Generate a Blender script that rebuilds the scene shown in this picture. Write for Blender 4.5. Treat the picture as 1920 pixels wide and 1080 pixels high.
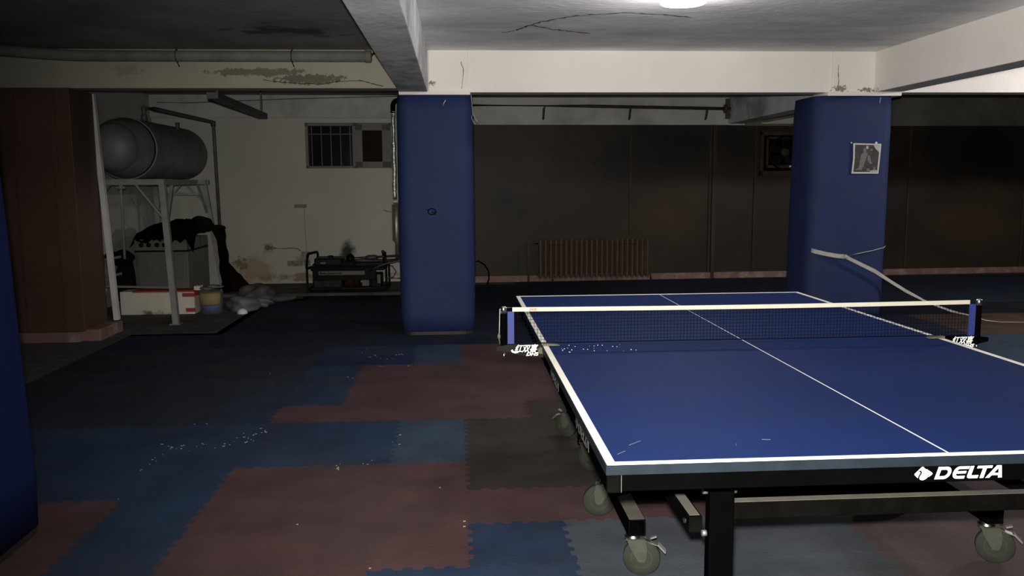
import bpy, bmesh, math, random
from mathutils import Vector, Matrix
random.seed(7)
PI = math.pi
sc = bpy.context.scene
for o in list(bpy.data.objects):
    bpy.data.objects.remove(o)
COL = sc.collection

# ------------------------------------------------------------------ camera, world, exposure
cam = bpy.data.objects.new('camera', bpy.data.cameras.new('camera'))
COL.objects.link(cam)
_r = Vector((0.99781407, -0.06576007, -0.00653342))
_u = Vector((0.01451781, 0.12168329, 0.9924628))
_w = Vector((0.06446941, 0.9903882, -0.12237199))
_c = Vector((-0.3133788, -1.74379189, 1.3571581))
cam.matrix_world = Matrix(((_r.x, _u.x, -_w.x, _c.x), (_r.y, _u.y, -_w.y, _c.y), (_r.z, _u.z, -_w.z, _c.z), (0, 0, 0, 1)))
cam.data.sensor_width = 36
cam.data.lens = 36 * 1607.66 / 1920
cam.data.clip_start = .05
sc.camera = cam
w = bpy.data.worlds.new('world'); sc.world = w; w.use_nodes = True
w.node_tree.nodes['Background'].inputs[0].default_value = (.02, .022, .025, 1)
w.node_tree.nodes['Background'].inputs[1].default_value = .3
sc.view_settings.view_transform = 'Standard'
sc.view_settings.look = 'None'
sc.view_settings.gamma = 1
sc.view_settings.use_curve_mapping = False
sc.view_settings.exposure = 0.0
# lamp strengths (the lamps are built as objects further down)
LAMP_MID, FILL_NEAR, LAMP_RIGHT, FLASH = 170.0, 15.0, 820.0, 1050.0
fl = bpy.data.lights.new('camera_flash', 'SPOT'); fl.energy = FLASH; fl.shadow_soft_size = .02; fl.color = (1.0, .975, .92)
fl.spot_size = math.radians(96); fl.spot_blend = 1.0
flo = bpy.data.objects.new('camera_flash', fl); COL.objects.link(flo); flo.location = (-.33, -1.76, 1.43)   # the flash beside the lens
flo.rotation_euler = Vector((.24, 1.0, -.13)).to_track_quat('-Z', 'Y').to_euler()

# ------------------------------------------------------------------ materials
def nd(nt, t, **kw):
    n = nt.nodes.new(t)
    for k, v in kw.items():
        setattr(n, k, v)
    return n

def mixc(nt, fac, a, b):
    m = nd(nt, 'ShaderNodeMix', data_type='RGBA')
    if isinstance(fac, (int, float)): m.inputs['Factor'].default_value = fac
    else: nt.links.new(fac, m.inputs['Factor'])
    for s, v in ((6, a), (7, b)):
        if isinstance(v, tuple): m.inputs[s].default_value = (*v[:3], 1)
        else: nt.links.new(v, m.inputs[s])
    return m.outputs[2]

def math_(nt, op, a, b=0.0, clamp=False):
    m = nd(nt, 'ShaderNodeMath', operation=op, use_clamp=clamp)
    for s, v in ((0, a), (1, b)):
        if isinstance(v, (int, float)): m.inputs[s].default_value = v
        else: nt.links.new(v, m.inputs[s])
    return m.outputs[0]

def mat(name, col, rough=.6, metal=0., var=.15, scale=6., bump=0., bscale=60., stains_and_tones=(), attr=None, spec=.5, alpha=1., trans=0., dirt=None, stretch=None, emis=None):
    """stains: (centre xyz, radii xyz, colour, noise scale, threshold) marks and tone patches with a place of their own"""
    m = bpy.data.materials.new(name); m.use_nodes = True
    nt = m.node_tree; b = nt.nodes['Principled BSDF']
    geo = nd(nt, 'ShaderNodeNewGeometry'); pos = geo.outputs['Position']
    vec = pos
    if stretch:
        mp = nd(nt, 'ShaderNodeMapping'); mp.inputs['Scale'].default_value = stretch
        nt.links.new(pos, mp.inputs[0]); vec = mp.outputs[0]
    n = nd(nt, 'ShaderNodeTexNoise'); n.inputs['Scale'].default_value = scale; n.inputs['Detail'].default_value = 6
    nt.links.new(vec, n.inputs['Vector'])
    base = col
    if attr:
        a = nd(nt, 'ShaderNodeAttribute', attribute_name=attr); base = a.outputs['Color']
    # wear variation: lighter / darker patches
    mr = nd(nt, 'ShaderNodeMapRange'); mr.inputs[1].default_value = .3; mr.inputs[2].default_value = .7
    mr.inputs[3].default_value = 1 - var; mr.inputs[4].default_value = 1 + var
    nt.links.new(n.outputs[0], mr.inputs[0])
    vm = nd(nt, 'ShaderNodeVectorMath', operation='SCALE')
    if isinstance(base, tuple): vm.inputs[0].default_value = base[:3]
    else: nt.links.new(base, vm.inputs[0])
    nt.links.new(mr.outputs[0], vm.inputs['Scale'])
    c = vm.outputs[0]
    if dirt:                                   # (colour, noise scale, low, high, amount)
        n2 = nd(nt, 'ShaderNodeTexNoise'); n2.inputs['Scale'].default_value = dirt[1]; n2.inputs['Detail'].default_value = 8
        n2.inputs['Roughness'].default_value = .62
        nt.links.new(vec, n2.inputs['Vector'])
        r2 = nd(nt, 'ShaderNodeMapRange'); r2.inputs[1].default_value = dirt[2]; r2.inputs[2].default_value = dirt[3]
        r2.inputs[4].default_value = dirt[4]
        nt.links.new(n2.outputs[0], r2.inputs[0])
        c = mixc(nt, r2.outputs[0], c, dirt[0])
    for (cen, rad, scol, ns, th) in stains_and_tones:
        sb = nd(nt, 'ShaderNodeVectorMath', operation='SUBTRACT'); nt.links.new(pos, sb.inputs[0]); sb.inputs[1].default_value = cen
        dv = nd(nt, 'ShaderNodeVectorMath', operation='DIVIDE'); nt.links.new(sb.outputs[0], dv.inputs[0]); dv.inputs[1].default_value = rad
        ln = nd(nt, 'ShaderNodeVectorMath', operation='LENGTH'); nt.links.new(dv.outputs[0], ln.inputs[0])
        mask = math_(nt, 'SUBTRACT', 1.0, ln.outputs['Value'], True)
        n3 = nd(nt, 'ShaderNodeTexNoise'); n3.inputs['Scale'].default_value = ns; n3.inputs['Detail'].default_value = 10
        n3.inputs['Roughness'].default_value = .65
        nt.links.new(pos, n3.inputs['Vector'])
        s = math_(nt, 'ADD', mask, math_(nt, 'MULTIPLY', math_(nt, 'SUBTRACT', n3.outputs[0], .5), 1.6))
        r3 = nd(nt, 'ShaderNodeMapRange'); r3.inputs[1].default_value = th; r3.inputs[2].default_value = th + (.12 if len(scol) < 4 else scol[3])
        nt.links.new(s, r3.inputs[0])
        mk = math_(nt, 'MULTIPLY', r3.outputs[0], math_(nt, 'MULTIPLY', mask, 6.0, True), True)
        c = mixc(nt, mk, c, tuple(scol[:3]))
    nt.links.new(c, b.inputs['Base Color'])
    b.inputs['Roughness'].default_value = rough; b.inputs['Metallic'].default_value = metal
    b.inputs['Specular IOR Level'].default_value = spec
    if trans: b.inputs['Transmission Weight'].default_value = trans
    if alpha < 1: b.inputs['Alpha'].default_value = alpha
    if emis:
        b.inputs['Emission Color'].default_value = (*emis[0], 1); b.inputs['Emission Strength'].default_value = emis[1]
    if bump:
        nb = nd(nt, 'ShaderNodeTexNoise'); nb.inputs['Scale'].default_value = bscale; nb.inputs['Detail'].default_value = 5
        nt.links.new(vec, nb.inputs['Vector'])
        bp = nd(nt, 'ShaderNodeBump'); bp.inputs['Strength'].default_value = bump; bp.inputs['Distance'].default_value = .01
        nt.links.new(nb.outputs[0], bp.inputs['Height']); nt.links.new(bp.outputs[0], b.inputs['Normal'])
    return m

M = {}
M['mat_floor'] = mat('foam_mats', (.03, .05, .09), .8, var=.22, scale=3.5, bump=.2, bscale=90, attr='tile', dirt=((.036, .034, .032), 1.6, .46, .75, .7), spec=.15)
M['seam'] = mat('mat_seam', (0.05, 0.046, 0.046), .9, var=.5, scale=10)
M['concrete'] = mat('bare_concrete', (.075, .068, .055), .9, var=.35, scale=2.5, bump=.5, bscale=25, dirt=((.02, .018, .015), 4, .5, .65, .8))
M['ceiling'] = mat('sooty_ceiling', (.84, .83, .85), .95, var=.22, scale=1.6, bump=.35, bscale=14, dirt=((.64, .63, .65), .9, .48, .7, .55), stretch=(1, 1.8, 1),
                   stains_and_tones=[((-1.9, 5.0, 2.5), (.9, .6, .3), (.10, .095, .085, .3), 4, .55), ((-1.2, 5.1, 2.5), (.5, .35, .3), (.03, .028, .025), 9, .75)])
M['ceiling_dark'] = mat('dark_ceiling', (.25, .24, .235), .95, var=.25, scale=1.6, bump=.3, bscale=14, dirt=((.10, .095, .09), 1.1, .45, .7, .6),
                   stains_and_tones=[((-1.6, 5.0, 2.5), (1.0, .6, .3), (.05, .046, .04, .25), 5, .6)])  # darker grey tone for the ceiling outside the middle bay
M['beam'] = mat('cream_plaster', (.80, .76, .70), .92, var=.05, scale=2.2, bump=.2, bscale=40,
                stains_and_tones=[((-1.85, 5.9, 2.30), (.75, .5, .085), (.20, .175, .12, .10), 16, .55), ((-1.45, 5.9, 2.25), (.55, .5, .09), (.14, .12, .085, .06), 26, .62),
                        ((-2.45, 5.9, 2.30), (.5, .5, .06), (.30, .27, .19, .1), 22, .6), ((-3.1, 5.9, 2.32), (.35, .5, .10), (.36, .33, .25, .2), 20, .6),
                        ((-.5, 5.88, 2.22), (.14, .2, .09), (.22, .2, .17), 40, .75), ((3.15, 5.88, 2.17), (.22, .3, .09), (.26, .23, .18), 35, .7), ((3.4, 5.88, 2.16), (.2, .3, .06), (.24, .21, .17), 35, .65)],
                dirt=((.62, .57, .48), 1.1, .5, .75, .5))
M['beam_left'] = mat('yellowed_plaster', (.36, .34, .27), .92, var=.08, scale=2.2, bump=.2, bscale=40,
                stains_and_tones=[((-2.0, 5.9, 2.31), (.8, .5, .07), (.17, .155, .11, .10), 18, .5), ((-1.55, 5.9, 2.25), (.62, .5, .09), (.14, .13, .09, .08), 24, .52),
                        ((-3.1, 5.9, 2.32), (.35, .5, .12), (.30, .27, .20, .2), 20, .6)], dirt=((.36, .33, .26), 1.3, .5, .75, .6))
M['beam_grey'] = mat('grey_plaster', (.66, .66, .66), .95, var=.25, scale=2.5, bump=.3, bscale=20, dirt=((.26, .26, .27), 2.0, .5, .62, .7), stretch=(1.2, .8, 1))
M['wall_white'] = mat('white_wall_paint', (.44, .425, .365), .8, var=.05, scale=1.5, bump=.12, bscale=50,
                 stains_and_tones=[((-1.76, 9.86, .44), (.22, .5, .26), (.035, .028, .02, .5), 7, .35), ((-3.0, 9.85, .22), (.55, .5, .45), (.36, .28, .18, .3), 5, .42),
                         ((-3.15, 9.85, .3), (.3, .5, .25), (.22, .16, .10, .12), 14, .62), ((-2.35, 9.85, .36), (.24, .5, .13), (.27, .25, .20, .3), 9, .5),
                         ((-2.0, 9.85, .12), (2.2, .5, .14), (.25, .19, .12, .25), 8, .5)], dirt=((.42, .40, .33), .9, .5, .75, .5))
M['wall_grey'] = mat('grey_wall_paint', (.44, .44, .41), .9, var=.12, scale=2, bump=.2, bscale=30, dirt=((.20, .20, .18), 1.5, .5, .7, .6))
M['sootgrey'] = mat('soot_dark_plaster', (.13, .12, .10), .9, var=.3, scale=2, bump=.2, bscale=30, dirt=((.04, .037, .03), 1.5, .45, .65, .7))
M['panel'] = mat('brown_hardboard', (0.038, 0.026, 0.017), 0.5, var=.22, scale=.9, bump=.15, bscale=15, dirt=((.018, .016, .014), .8, .42, .68, .85), spec=0.18,
                 stains_and_tones=[((2.8, 10.0, 1.9), (2.2, 1, .6), (.014, .013, .012, .7), 1.5, .25), ((7.2, 10.2, 1.8), (2.2, 1, .9), (.008, .008, .008, .7), 1.5, .2), ((.4, 9.93, 1.1), (1.0, 1, .8), (.017, .015, .012, .7), 1.4, .4), ((2.6, 10.0, .9), (1.2, 1, .8), (.058, .038, .020, .8), 1.6, .35), ((6.9, 10.2, .7), (1.2, 1, .6), (.055, .034, .02, .8), 1.6, .4)])  # warm patches put a lit sheen into the panel colour
M['panel_left'] = mat('reddish_brown_hardboard', (.085, .050, .036), .5, var=.2, scale=1.2, bump=.1, bscale=15, spec=.15)
M['blue_pad_shaded'] = mat('shaded_blue_vinyl_padding', (.007, .013, .055), .8, var=.12, scale=2.5, bump=.12, bscale=35, spec=.05)  # same vinyl as blue_pad, with shade painted into the colour
M['batten'] = mat('dark_batten', (0.052, 0.034, 0.022), .5, var=.3, scale=5, spec=0.1)
M['batten_dark'] = mat('black_brown_batten', (.02, .012, .009), .6, var=.3, scale=5)
M['skirt'] = mat('pink_skirting', (0.2, 0.115, 0.098), .8, var=.2, scale=4, dirt=((.30, .26, .20), 5, .52, .64, .8), bump=.2)
M['post'] = mat('white_painted_trim', (0.6, 0.58, 0.56), .7, var=.1, scale=6)
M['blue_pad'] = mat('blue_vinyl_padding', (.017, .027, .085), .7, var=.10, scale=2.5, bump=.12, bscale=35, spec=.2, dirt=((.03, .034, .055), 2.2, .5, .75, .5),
                    stains_and_tones=[((-.50, 5.86, 1.10), (.07, .2, .05), (.006, .007, .012), 60, .62)])
M['table_blue'] = mat('blue_table_paint', (.006, .018, .085), .62, var=.10, scale=2.5, bump=.03, bscale=300, spec=.04, dirt=((.012, .02, .055), 2.0, .5, .75, .5), stretch=(.6, 1.6, 1))
M['table_line'] = mat('cream_line_paint', (.84, .80, .70), .5, var=.05, scale=9)
M['table_edge'] = mat('grey_blue_table_edge', (0.0085, 0.0125, 0.0175), 0.7, var=.25, scale=14, spec=0.1)
M['black'] = mat('black_enamel', (0.0012, 0.0012, 0.0012), 0.9, var=.2, scale=8, spec=0)
M['black_dusty'] = mat('dusty_black_steel', (0.003, 0.0028, 0.0024), 0.9, var=.3, scale=20, spec=0)
M['dust'] = mat('dust_on_steel', (0.075, 0.068, 0.052), .95, var=.2, scale=18)
M['white_print'] = mat('white_print', (.85, .84, .76), .6, var=.02)
M['grey_print'] = mat('worn_grey_print', (0.06, 0.06, 0.058), .6, var=.2, scale=60)
M['net'] = mat('navy_net_cord', (0.003, 0.004, 0.009), .85, var=.1, spec=0)
M['net_tape'] = mat('cream_net_tape', (0.45, 0.42, 0.33), .85, var=.04, scale=30)
M['net_side'] = mat('blue_net_sleeve', (0.01, 0.022, 0.13), .7, var=.08)
M['chrome'] = mat('bright_steel', (.72, .72, .70), .22, metal=1, var=.05)
M['steel'] = mat('dull_steel', (.33, .32, .29), .45, metal=.8, var=.2, scale=30)
M['bracket'] = mat('dusty_bracket_steel', (0.01, 0.01, 0.008), .55, var=.25, scale=20, spec=0.03)
M['wheel'] = mat('grey_green_rubber', (0.028, 0.03, 0.023), .7, var=.15, scale=30, spec=0.1)
M['wheel_hub'] = mat('pale_plastic_hub', (0.05, 0.053, 0.038), .55, var=.15, scale=30, spec=0.2)
M['cork'] = mat('pale_rubber_pad', (0.09, 0.09, 0.062), .8, var=.2, scale=40, spec=0.1)
M['red_print'] = mat('red_print', (.45, .08, .05), .6)
M['pipe_grey'] = mat('grey_wrapped_pipe', (.16, .155, .14), .85, var=.25, scale=5, bump=.3)
M['pipe_dark'] = mat('dark_painted_pipe', (.05, .035, .028), .5, var=.3, scale=8)
M['foil'] = mat('foil_wrap', (.6, .59, .55), .33, metal=.9, var=.2, scale=30, bump=.9, bscale=45)
M['radiator'] = mat('brown_radiator_paint', (0.085, 0.056, 0.038), .5, var=.15, scale=8, spec=0.1)
M['tank'] = mat('grey_galvanised_tank', (0.15, 0.158, 0.155), 0.55, metal=.15, var=.25, scale=3, bump=.08, bscale=8, dirt=((.07, .072, .07), 2.5, .5, .7, .6))
M['angle'] = mat('grey_painted_angle_iron', (.24, .235, .215), .6, var=.2, scale=8)
M['dark_steel'] = mat('dark_grey_steel', (.07, .07, .065), .55, var=.25, scale=8)
M['stove'] = mat('grey_enamel', (0.115, 0.115, 0.095), .5, var=.12, scale=5, dirt=((.16, .15, .12), 4, .5, .7, .6), spec=0.2)
M['cloth'] = mat('black_cloth', (0.007, 0.0045, 0.0045), .95, var=.3, scale=12, bump=.5, bscale=30, spec=0.05)
M['rag'] = mat('dark_red_cloth', (0.022, 0.009, 0.008), .95, var=.3, scale=10, bump=.5, bscale=30, spec=0.05)
M['carton'] = mat('white_carton', (.66, .63, .53), .8, var=.06, scale=5, stains_and_tones=[((-3.5, 7.36, 0), (.5, .2, .10), (.16, .13, .08, .4), 12, .5)])
M['red_tape'] = mat('red_tape', (.36, .035, .025), .6, var=.1)
M['clearplastic'] = mat('cloudy_plastic', (.22, .22, .19), .4, var=.1, alpha=.16)
M['yellow'] = mat('yellow_plastic', (.50, .36, .10), .6, var=.12)
M['bluebowl'] = mat('blue_plastic', (.08, .11, .34), .5, var=.1)
M['bag'] = mat('grey_plastic_bag', (0.15, 0.145, 0.14), .5, var=.25, scale=12, bump=.5, bscale=25, spec=0.2)
M['bagdark'] = mat('dark_grey_sack', (0.07, 0.067, 0.062), .8, var=.3, scale=12, bump=.5, bscale=30)
M['white_pl'] = mat('white_plastic', (.75, .74, .74), .5, var=.03)
M['gen_black'] = mat('generator_black', (0.004, 0.004, 0.004), .5, var=.3, scale=15, spec=0.08)
M['gen_teal'] = mat('dark_teal_tank', (0.006, 0.012, 0.013), .45, var=.2, scale=9, spec=0.1)
M['gen_red'] = mat('dull_red_shroud', (0.035, 0.009, 0.008), .55, var=.2, scale=12, spec=0.1)
M['gen_label'] = mat('grey_label', (0.13, 0.13, 0.12), .6, var=.08, scale=12, spec=0.2)
M['gen_metal'] = mat('oily_grey_metal', (0.018, 0.017, 0.014), .5, metal=.3, var=.4, scale=20, spec=0.15)
M['glass'] = mat('dark_window_glass', (.008, .008, .01), .12, var=.1, spec=.25)
M['winframe'] = mat('grey_window_paint', (0.16, 0.15, 0.135), .7, var=.12, scale=8)
M['wire'] = mat('dark_wire', (.04, .035, .03), .7)
M['strap'] = mat('beige_webbing', (.42, .40, .34), .9, var=.12, scale=15, bump=.3, bscale=120)
M['paper'] = mat('white_paper_border', (.50, .49, .47), .7, var=.05)
M['photo'] = mat('dark_photo_print', (.035, .032, .030), .5, var=.4, scale=30)
M['photo_mid'] = mat('grey_photo_tone', (.14, .13, .12), .5, var=.3, scale=60)
M['photo_pale'] = mat('pale_photo_tone', (.42, .41, .38), .5, var=.1, scale=60)
M['photo_pink'] = mat('pinkish_photo_tone', (.20, .13, .12), .5, var=.3, scale=60)
M['fanblade'] = mat('fan_dark_plastic', (0.006, 0.006, 0.006), .5, var=.2, spec=0.05)
M['fanhub'] = mat('fan_grey_hub', (0.04, 0.038, 0.04), .5, var=.1, spec=0.1)
M['crack'] = mat('crack_shadow', (.055, .05, .045), 1, var=.4, scale=20)
M['flake'] = mat('white_paint_flakes', (0.28, 0.28, 0.26), .8)
M['socket'] = mat('yellowed_socket_plastic', (.33, .32, .26), .5, var=.1)
def lampmat(name, s):
    return mat(name, (.9, .9, .9), .3, var=0, emis=((1.0, .955, .97), s))

# ------------------------------------------------------------------ geometry helpers (everything in world metres, then moved to a local origin)
def bm_new(): return bmesh.new()

def box(bm, x0, x1, y0, y1, z0, z1, bev=0.0):
    t = bmesh.new(); bmesh.ops.create_cube(t, size=1)
    for v in t.verts:
        v.co = Vector(((x0 + x1) / 2 + v.co.x * (x1 - x0), (y0 + y1) / 2 + v.co.y * (y1 - y0), (z0 + z1) / 2 + v.co.z * (z1 - z0)))
    if bev: bmesh.ops.bevel(t, geom=list(t.edges), offset=bev, segments=2, affect='EDGES', profile=.5)
    merge(bm, t); return bm

def merge(bm, t):
    me = bpy.data.meshes.new('tmp'); t.to_mesh(me); t.free(); bm.from_mesh(me); bpy.data.meshes.remove(me)

def frame_of(d, ref=None):
    d = d.normalized()
    ref = ref or (Vector((0, 0, 1)) if abs(d.z) < .95 else Vector((0, 1, 0)))
    a = d.cross(ref).normalized(); b = a.cross(d).normalized()
    return a, b

def bar(bm, p, q, w_, h_=None, ref=None):
    """rectangular bar from p to q; w_ sideways, h_ along ref"""
    p = Vector(p); q = Vector(q); h_ = h_ or w_
    a, b = frame_of(q - p, Vector(ref) if ref else None)
    vs = []
    for c in (p, q):
        for s, t in ((-1, -1), (1, -1), (1, 1), (-1, 1)):
            vs.append(bm.verts.new(c + a * s * w_ / 2 + b * t * h_ / 2))
    for f in ((3, 2, 1, 0), (4, 5, 6, 7), (0, 1, 5, 4), (1, 2, 6, 5), (2, 3, 7, 6), (3, 0, 4, 7)):
        bm.faces.new([vs[i] for i in f])
    return bm

def tube(bm, pts, r, seg=12, cap=True, closed=False):
    pts = [Vector(p) for p in pts]; n = len(pts); rings = []
    prev = None
    for i, p in enumerate(pts):
        if closed: d = (pts[(i + 1) % n] - pts[i - 1])
        else: d = (pts[min(i + 1, n - 1)] - pts[max(i - 1, 0)])
        d.normalize()
        if prev is None: a, b = frame_of(d)
        else:
            a = prev - d * prev.dot(d)
            if a.length < 1e-5: a, b = frame_of(d)
            a.normalize(); b = d.cross(a)
        prev = a.copy()
        rr = r[i] if isinstance(r, (list, tuple)) else r
        rings.append([bm.verts.new(p + (a * math.cos(2 * PI * k / seg) + b * math.sin(2 * PI * k / seg)) * rr) for k in range(seg)])
    m = n if closed else n - 1
    for i in range(m):
        A, B = rings[i], rings[(i + 1) % n]
        for k in range(seg):
            f = bm.faces.new((A[k], A[(k + 1) % seg], B[(k + 1) % seg], B[k])); f.smooth = True
    if cap and not closed:
        bm.faces.new(rings[0][::-1]); bm.faces.new(rings[-1])
    return bm

def bend(pts, r=.03, seg=5):
    """round the corners of a polyline"""
    pts = [Vector(p) for p in pts]; out = [pts[0]]
    for i in range(1, len(pts) - 1):
        p = pts[i]; a = (pts[i - 1] - p); b = (pts[i + 1] - p)
        ra = min(r, a.length * .45, b.length * .45)
        p0 = p + a.normalized() * ra; p1 = p + b.normalized() * ra
        for k in range(seg + 1):
            t = k / seg
            out.append(p0 * (1 - t) ** 2 + p * 2 * t * (1 - t) + p1 * t * t)
    out.append(pts[-1]); return out

def lathe(bm, prof, org, axis=(0, 0, 1), seg=32, cap=True):
    """prof: (radius, height) along axis"""
    ax = Vector(axis).normalized(); a, b = frame_of(ax); org = Vector(org); rings = []
    for (r, h) in prof:
        if r < 1e-6: rings.append([bm.verts.new(org + ax * h)])
        else: rings.append([bm.verts.new(org + ax * h + (a * math.cos(2 * PI * k / seg) + b * math.sin(2 * PI * k / seg)) * r) for k in range(seg)])
    for A, B in zip(rings, rings[1:]):
        for k in range(seg):
            if len(A) == 1 and len(B) == 1: continue
            if len(A) == 1: f = bm.faces.new((A[0], B[(k + 1) % seg], B[k]))
            elif len(B) == 1: f = bm.faces.new((A[k], A[(k + 1) % seg], B[0]))
            else: f = bm.faces.new((A[k], A[(k + 1) % seg], B[(k + 1) % seg], B[k]))
            f.smooth = True
    if cap:
        if len(rings[0]) > 1: bm.faces.new(rings[0][::-1])
        if len(rings[-1]) > 1: bm.faces.new(rings[-1])
    return bm

def prism(bm, poly, org, ux, uy, depth):
    """extrude a 2D polygon lying in plane (ux,uy) by depth along ux x uy"""
    ux = Vector(ux); uy = Vector(uy); n = ux.cross(uy).normalized(); org = Vector(org)
    A = [bm.verts.new(org + ux * p[0] + uy * p[1]) for p in poly]
    B = [bm.verts.new(v.co + n * depth) for v in A]
    bm.faces.new(B); bm.faces.new(A[::-1])
    k = len(poly)
    for i in range(k):
        bm.faces.new((A[i], A[(i + 1) % k], B[(i + 1) % k], B[i]))
    return bm

def ribbon(bm, pts, wv, th):
    """flat band of width vector wv following pts, thickness th"""
    pts = [Vector(p) for p in pts]; rings = []
    for i, p in enumerate(pts):
        d = (pts[min(i + 1, len(pts) - 1)] - pts[max(i - 1, 0)]).normalized()
        wi = Vector(wv[i]) if isinstance(wv, list) else Vector(wv)
        n = d.cross(wi).normalized() * th / 2
        rings.append([bm.verts.new(p + s * wi / 2 + t * n) for s, t in ((-1, -1), (1, -1), (1, 1), (-1, 1))])
    for A, B in zip(rings, rings[1:]):
        for k in range(4): bm.faces.new((A[k], A[(k + 1) % 4], B[(k + 1) % 4], B[k]))
    bm.faces.new(rings[0][::-1]); bm.faces.new(rings[-1]); return bm

def rounded_rect(x0, x1, y0, y1, r, seg=6):
    out = []
    for cx, cy, a0 in ((x1 - r, y1 - r, 0), (x0 + r, y1 - r, 90), (x0 + r, y0 + r, 180), (x1 - r, y0 + r, 270)):
        for k in range(seg + 1):
            a = math.radians(a0 + 90 * k / seg); out.append((cx + r * math.cos(a), cy + r * math.sin(a)))
    return out

def obj(name, bm, m, parent=None, origin=None, label=None, mats=None):
    bmesh.ops.recalc_face_normals(bm, faces=list(bm.faces))
    me = bpy.data.meshes.new(name)
    if parent is not None:
        org = parent_org(parent)
        own = Vector((0, 0, 0))
    else:
        xs = [v.co for v in bm.verts]
        lo = Vector((min(v.x for v in xs), min(v.y for v in xs), min(v.z for v in xs)))
        hi = Vector((max(v.x for v in xs), max(v.y for v in xs), max(v.z for v in xs)))
        org = Vector(origin) if origin is not None else Vector(((lo.x + hi.x) / 2, (lo.y + hi.y) / 2, lo.z))
    for v in bm.verts: v.co -= org
    bm.to_mesh(me); bm.free()
    if m is not None: me.materials.append(M[m] if isinstance(m, str) else m)
    for x in (mats or []): me.materials.append(M[x])
    o = bpy.data.objects.new(name, me); COL.objects.link(o)
    if parent is not None: o.parent = parent
    else: o.location = org
    if label: o['label'] = label
    return o

def parent_org(p):
    v = Vector((0, 0, 0))
    while p is not None:
        v += Vector(p.location); p = p.parent
    return v

def thing(name, label, cat, loc, group=None):
    o = bpy.data.objects.new(name, None); COL.objects.link(o); o.location = loc
    o.empty_display_size = .1
    o['label'] = label; o['category'] = cat
    if group: o['group'] = group
    return o

def tag(o, label, cat, group=None):
    o['label'] = label; o['category'] = cat
    if group: o['group'] = group
    return o

def struct(name, bm, m, parent=None, label=None, mats=None):
    o = obj(name, bm, m, parent, origin=(0, 0, 0) if parent is None else None, mats=mats)
    if parent is None: o['kind'] = 'structure'
    if label: o['label'] = label
    return o

def dup_tree(root, delta, label=None):
    def cp(o, par):
        c = o.copy(); COL.objects.link(c)
        if par is not None: c.parent = par
        for ch in o.children: cp(ch, c)
        return c
    r = cp(root, root.parent)
    r.location = Vector(root.location) + Vector(delta)
    if label: r['label'] = label
    return r

def text_mesh(s, size, offset=0., shear=0., sx=1., extrude=.0004, space=1.):
    cu = bpy.data.curves.new('t', 'FONT'); cu.body = s; cu.size = size; cu.offset = offset; cu.shear = shear; cu.extrude = extrude
    cu.resolution_u = 3; cu.space_character = space
    o = bpy.data.objects.new('t', cu); COL.objects.link(o)
    dg = bpy.context.evaluated_depsgraph_get()
    me = bpy.data.meshes.new_from_object(o.evaluated_get(dg))
    bpy.data.objects.remove(o); bpy.data.curves.remove(cu)
    for v in me.vertices: v.co.x *= sx
    return me

def put_text(bm, me, org, ux, uy):
    """lay text mesh in plane"""
    ux = Vector(ux).normalized(); uy = Vector(uy).normalized(); n = ux.cross(uy)
    t = bmesh.new(); t.from_mesh(me); bpy.data.meshes.remove(me)
    for v in t.verts:
        c = v.co.copy(); v.co = Vector(org) + ux * c.x + uy * c.y + n * c.z
    merge(bm, t)

RY = lambda x: 9.92 + .04 * x          # the back wall runs slightly off square

# ------------------------------------------------------------------ setting
# floor of interlocking foam mats
PX, PY, X0, Y0 = .375, .385, -.275, 1.17
BLUE, NAVY, MAROON, DARK, TEAL, GREYB, BROWN = (.020, .036, .072), (.014, .021, .040), (.074, .040, .041), (.036, .030, .027), (.035, .055, .085), (.060, .068, .082), (.080, .052, .036)
def tile_col(i, j):
    x = X0 + (i + .5) * PX; y = Y0 + (j + .5) * PY
    c = BLUE
    if x < -.275:
        if 1.17 <= y < 2.325: c = MAROON if x > -1.4 else BLUE
        elif 2.325 <= y < 3.095: c = BLUE
        elif 3.095 <= y < 3.48: c = MAROON if x > -1.4 else BLUE
        elif 3.48 <= y < 4.635: c = MAROON if x > -1.03 else BLUE
        elif y < 1.17: c = MAROON if x < -.65 and x > -1.4 else BLUE
        if x < -1.775 and 1.55 < y < 1.95 : c = MAROON
        if x < -1.775 and y < 1.55: c = MAROON
        if y > 3.1 and x < -1.4: c = (.021, .026, .038) if x < -1.8 or y > 4.2 else (.019, .029, .052)
        if y > 5.4: c = NAVY
        if 4.635 <= y < 5.02 and x > -.65: c = TEAL
        if 5.02 <= y < 5.4 and x > -.65: c = TEAL
        if 2.325 <= y < 3.095 and x > -.65: c = TEAL
        if 4.635 <= y < 5.02 and -1.4 < x <= -.65: c = (.012, .022, .07)
    elif x < 1.6:
        c = MAROON
        if y < 1.55: c = GREYB if x > .1 else BLUE
        if y < 1.55 and x > 1.22: c = (.078, .058, .057)
        if 1.55 <= y < 3.48: c = DARK if x > -.275 and y > 1.95 else MAROON
        if 1.55 <= y < 1.95 and x > 1.2: c = (.075, .05, .045)
        if 3.095 <= y < 3.48 and x < .1: c = MAROON
        if y > 5.4: c = NAVY
    else:
        c = (.078, .055, .055) if y < 1.95 else TEAL
        if y > 4.6: c = TEAL
        if 5.4 < y < 6.55 and x > 4.2: c = BROWN
        if 5.4 < y < 6.55 and x <= 4.2: c = NAVY
        if 6.55 < y < 7.32: c = (.012, .014, .02)  # dark band paints a floor shadow into the mat colour
        if y >= 7.32: c = (.026, .038, .062)
    h = ((i * 73856093) ^ (j * 19349663)) & 1023
    k = .95 + .10 * (h / 1023.)
    return tuple(v * k for v in c)

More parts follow.
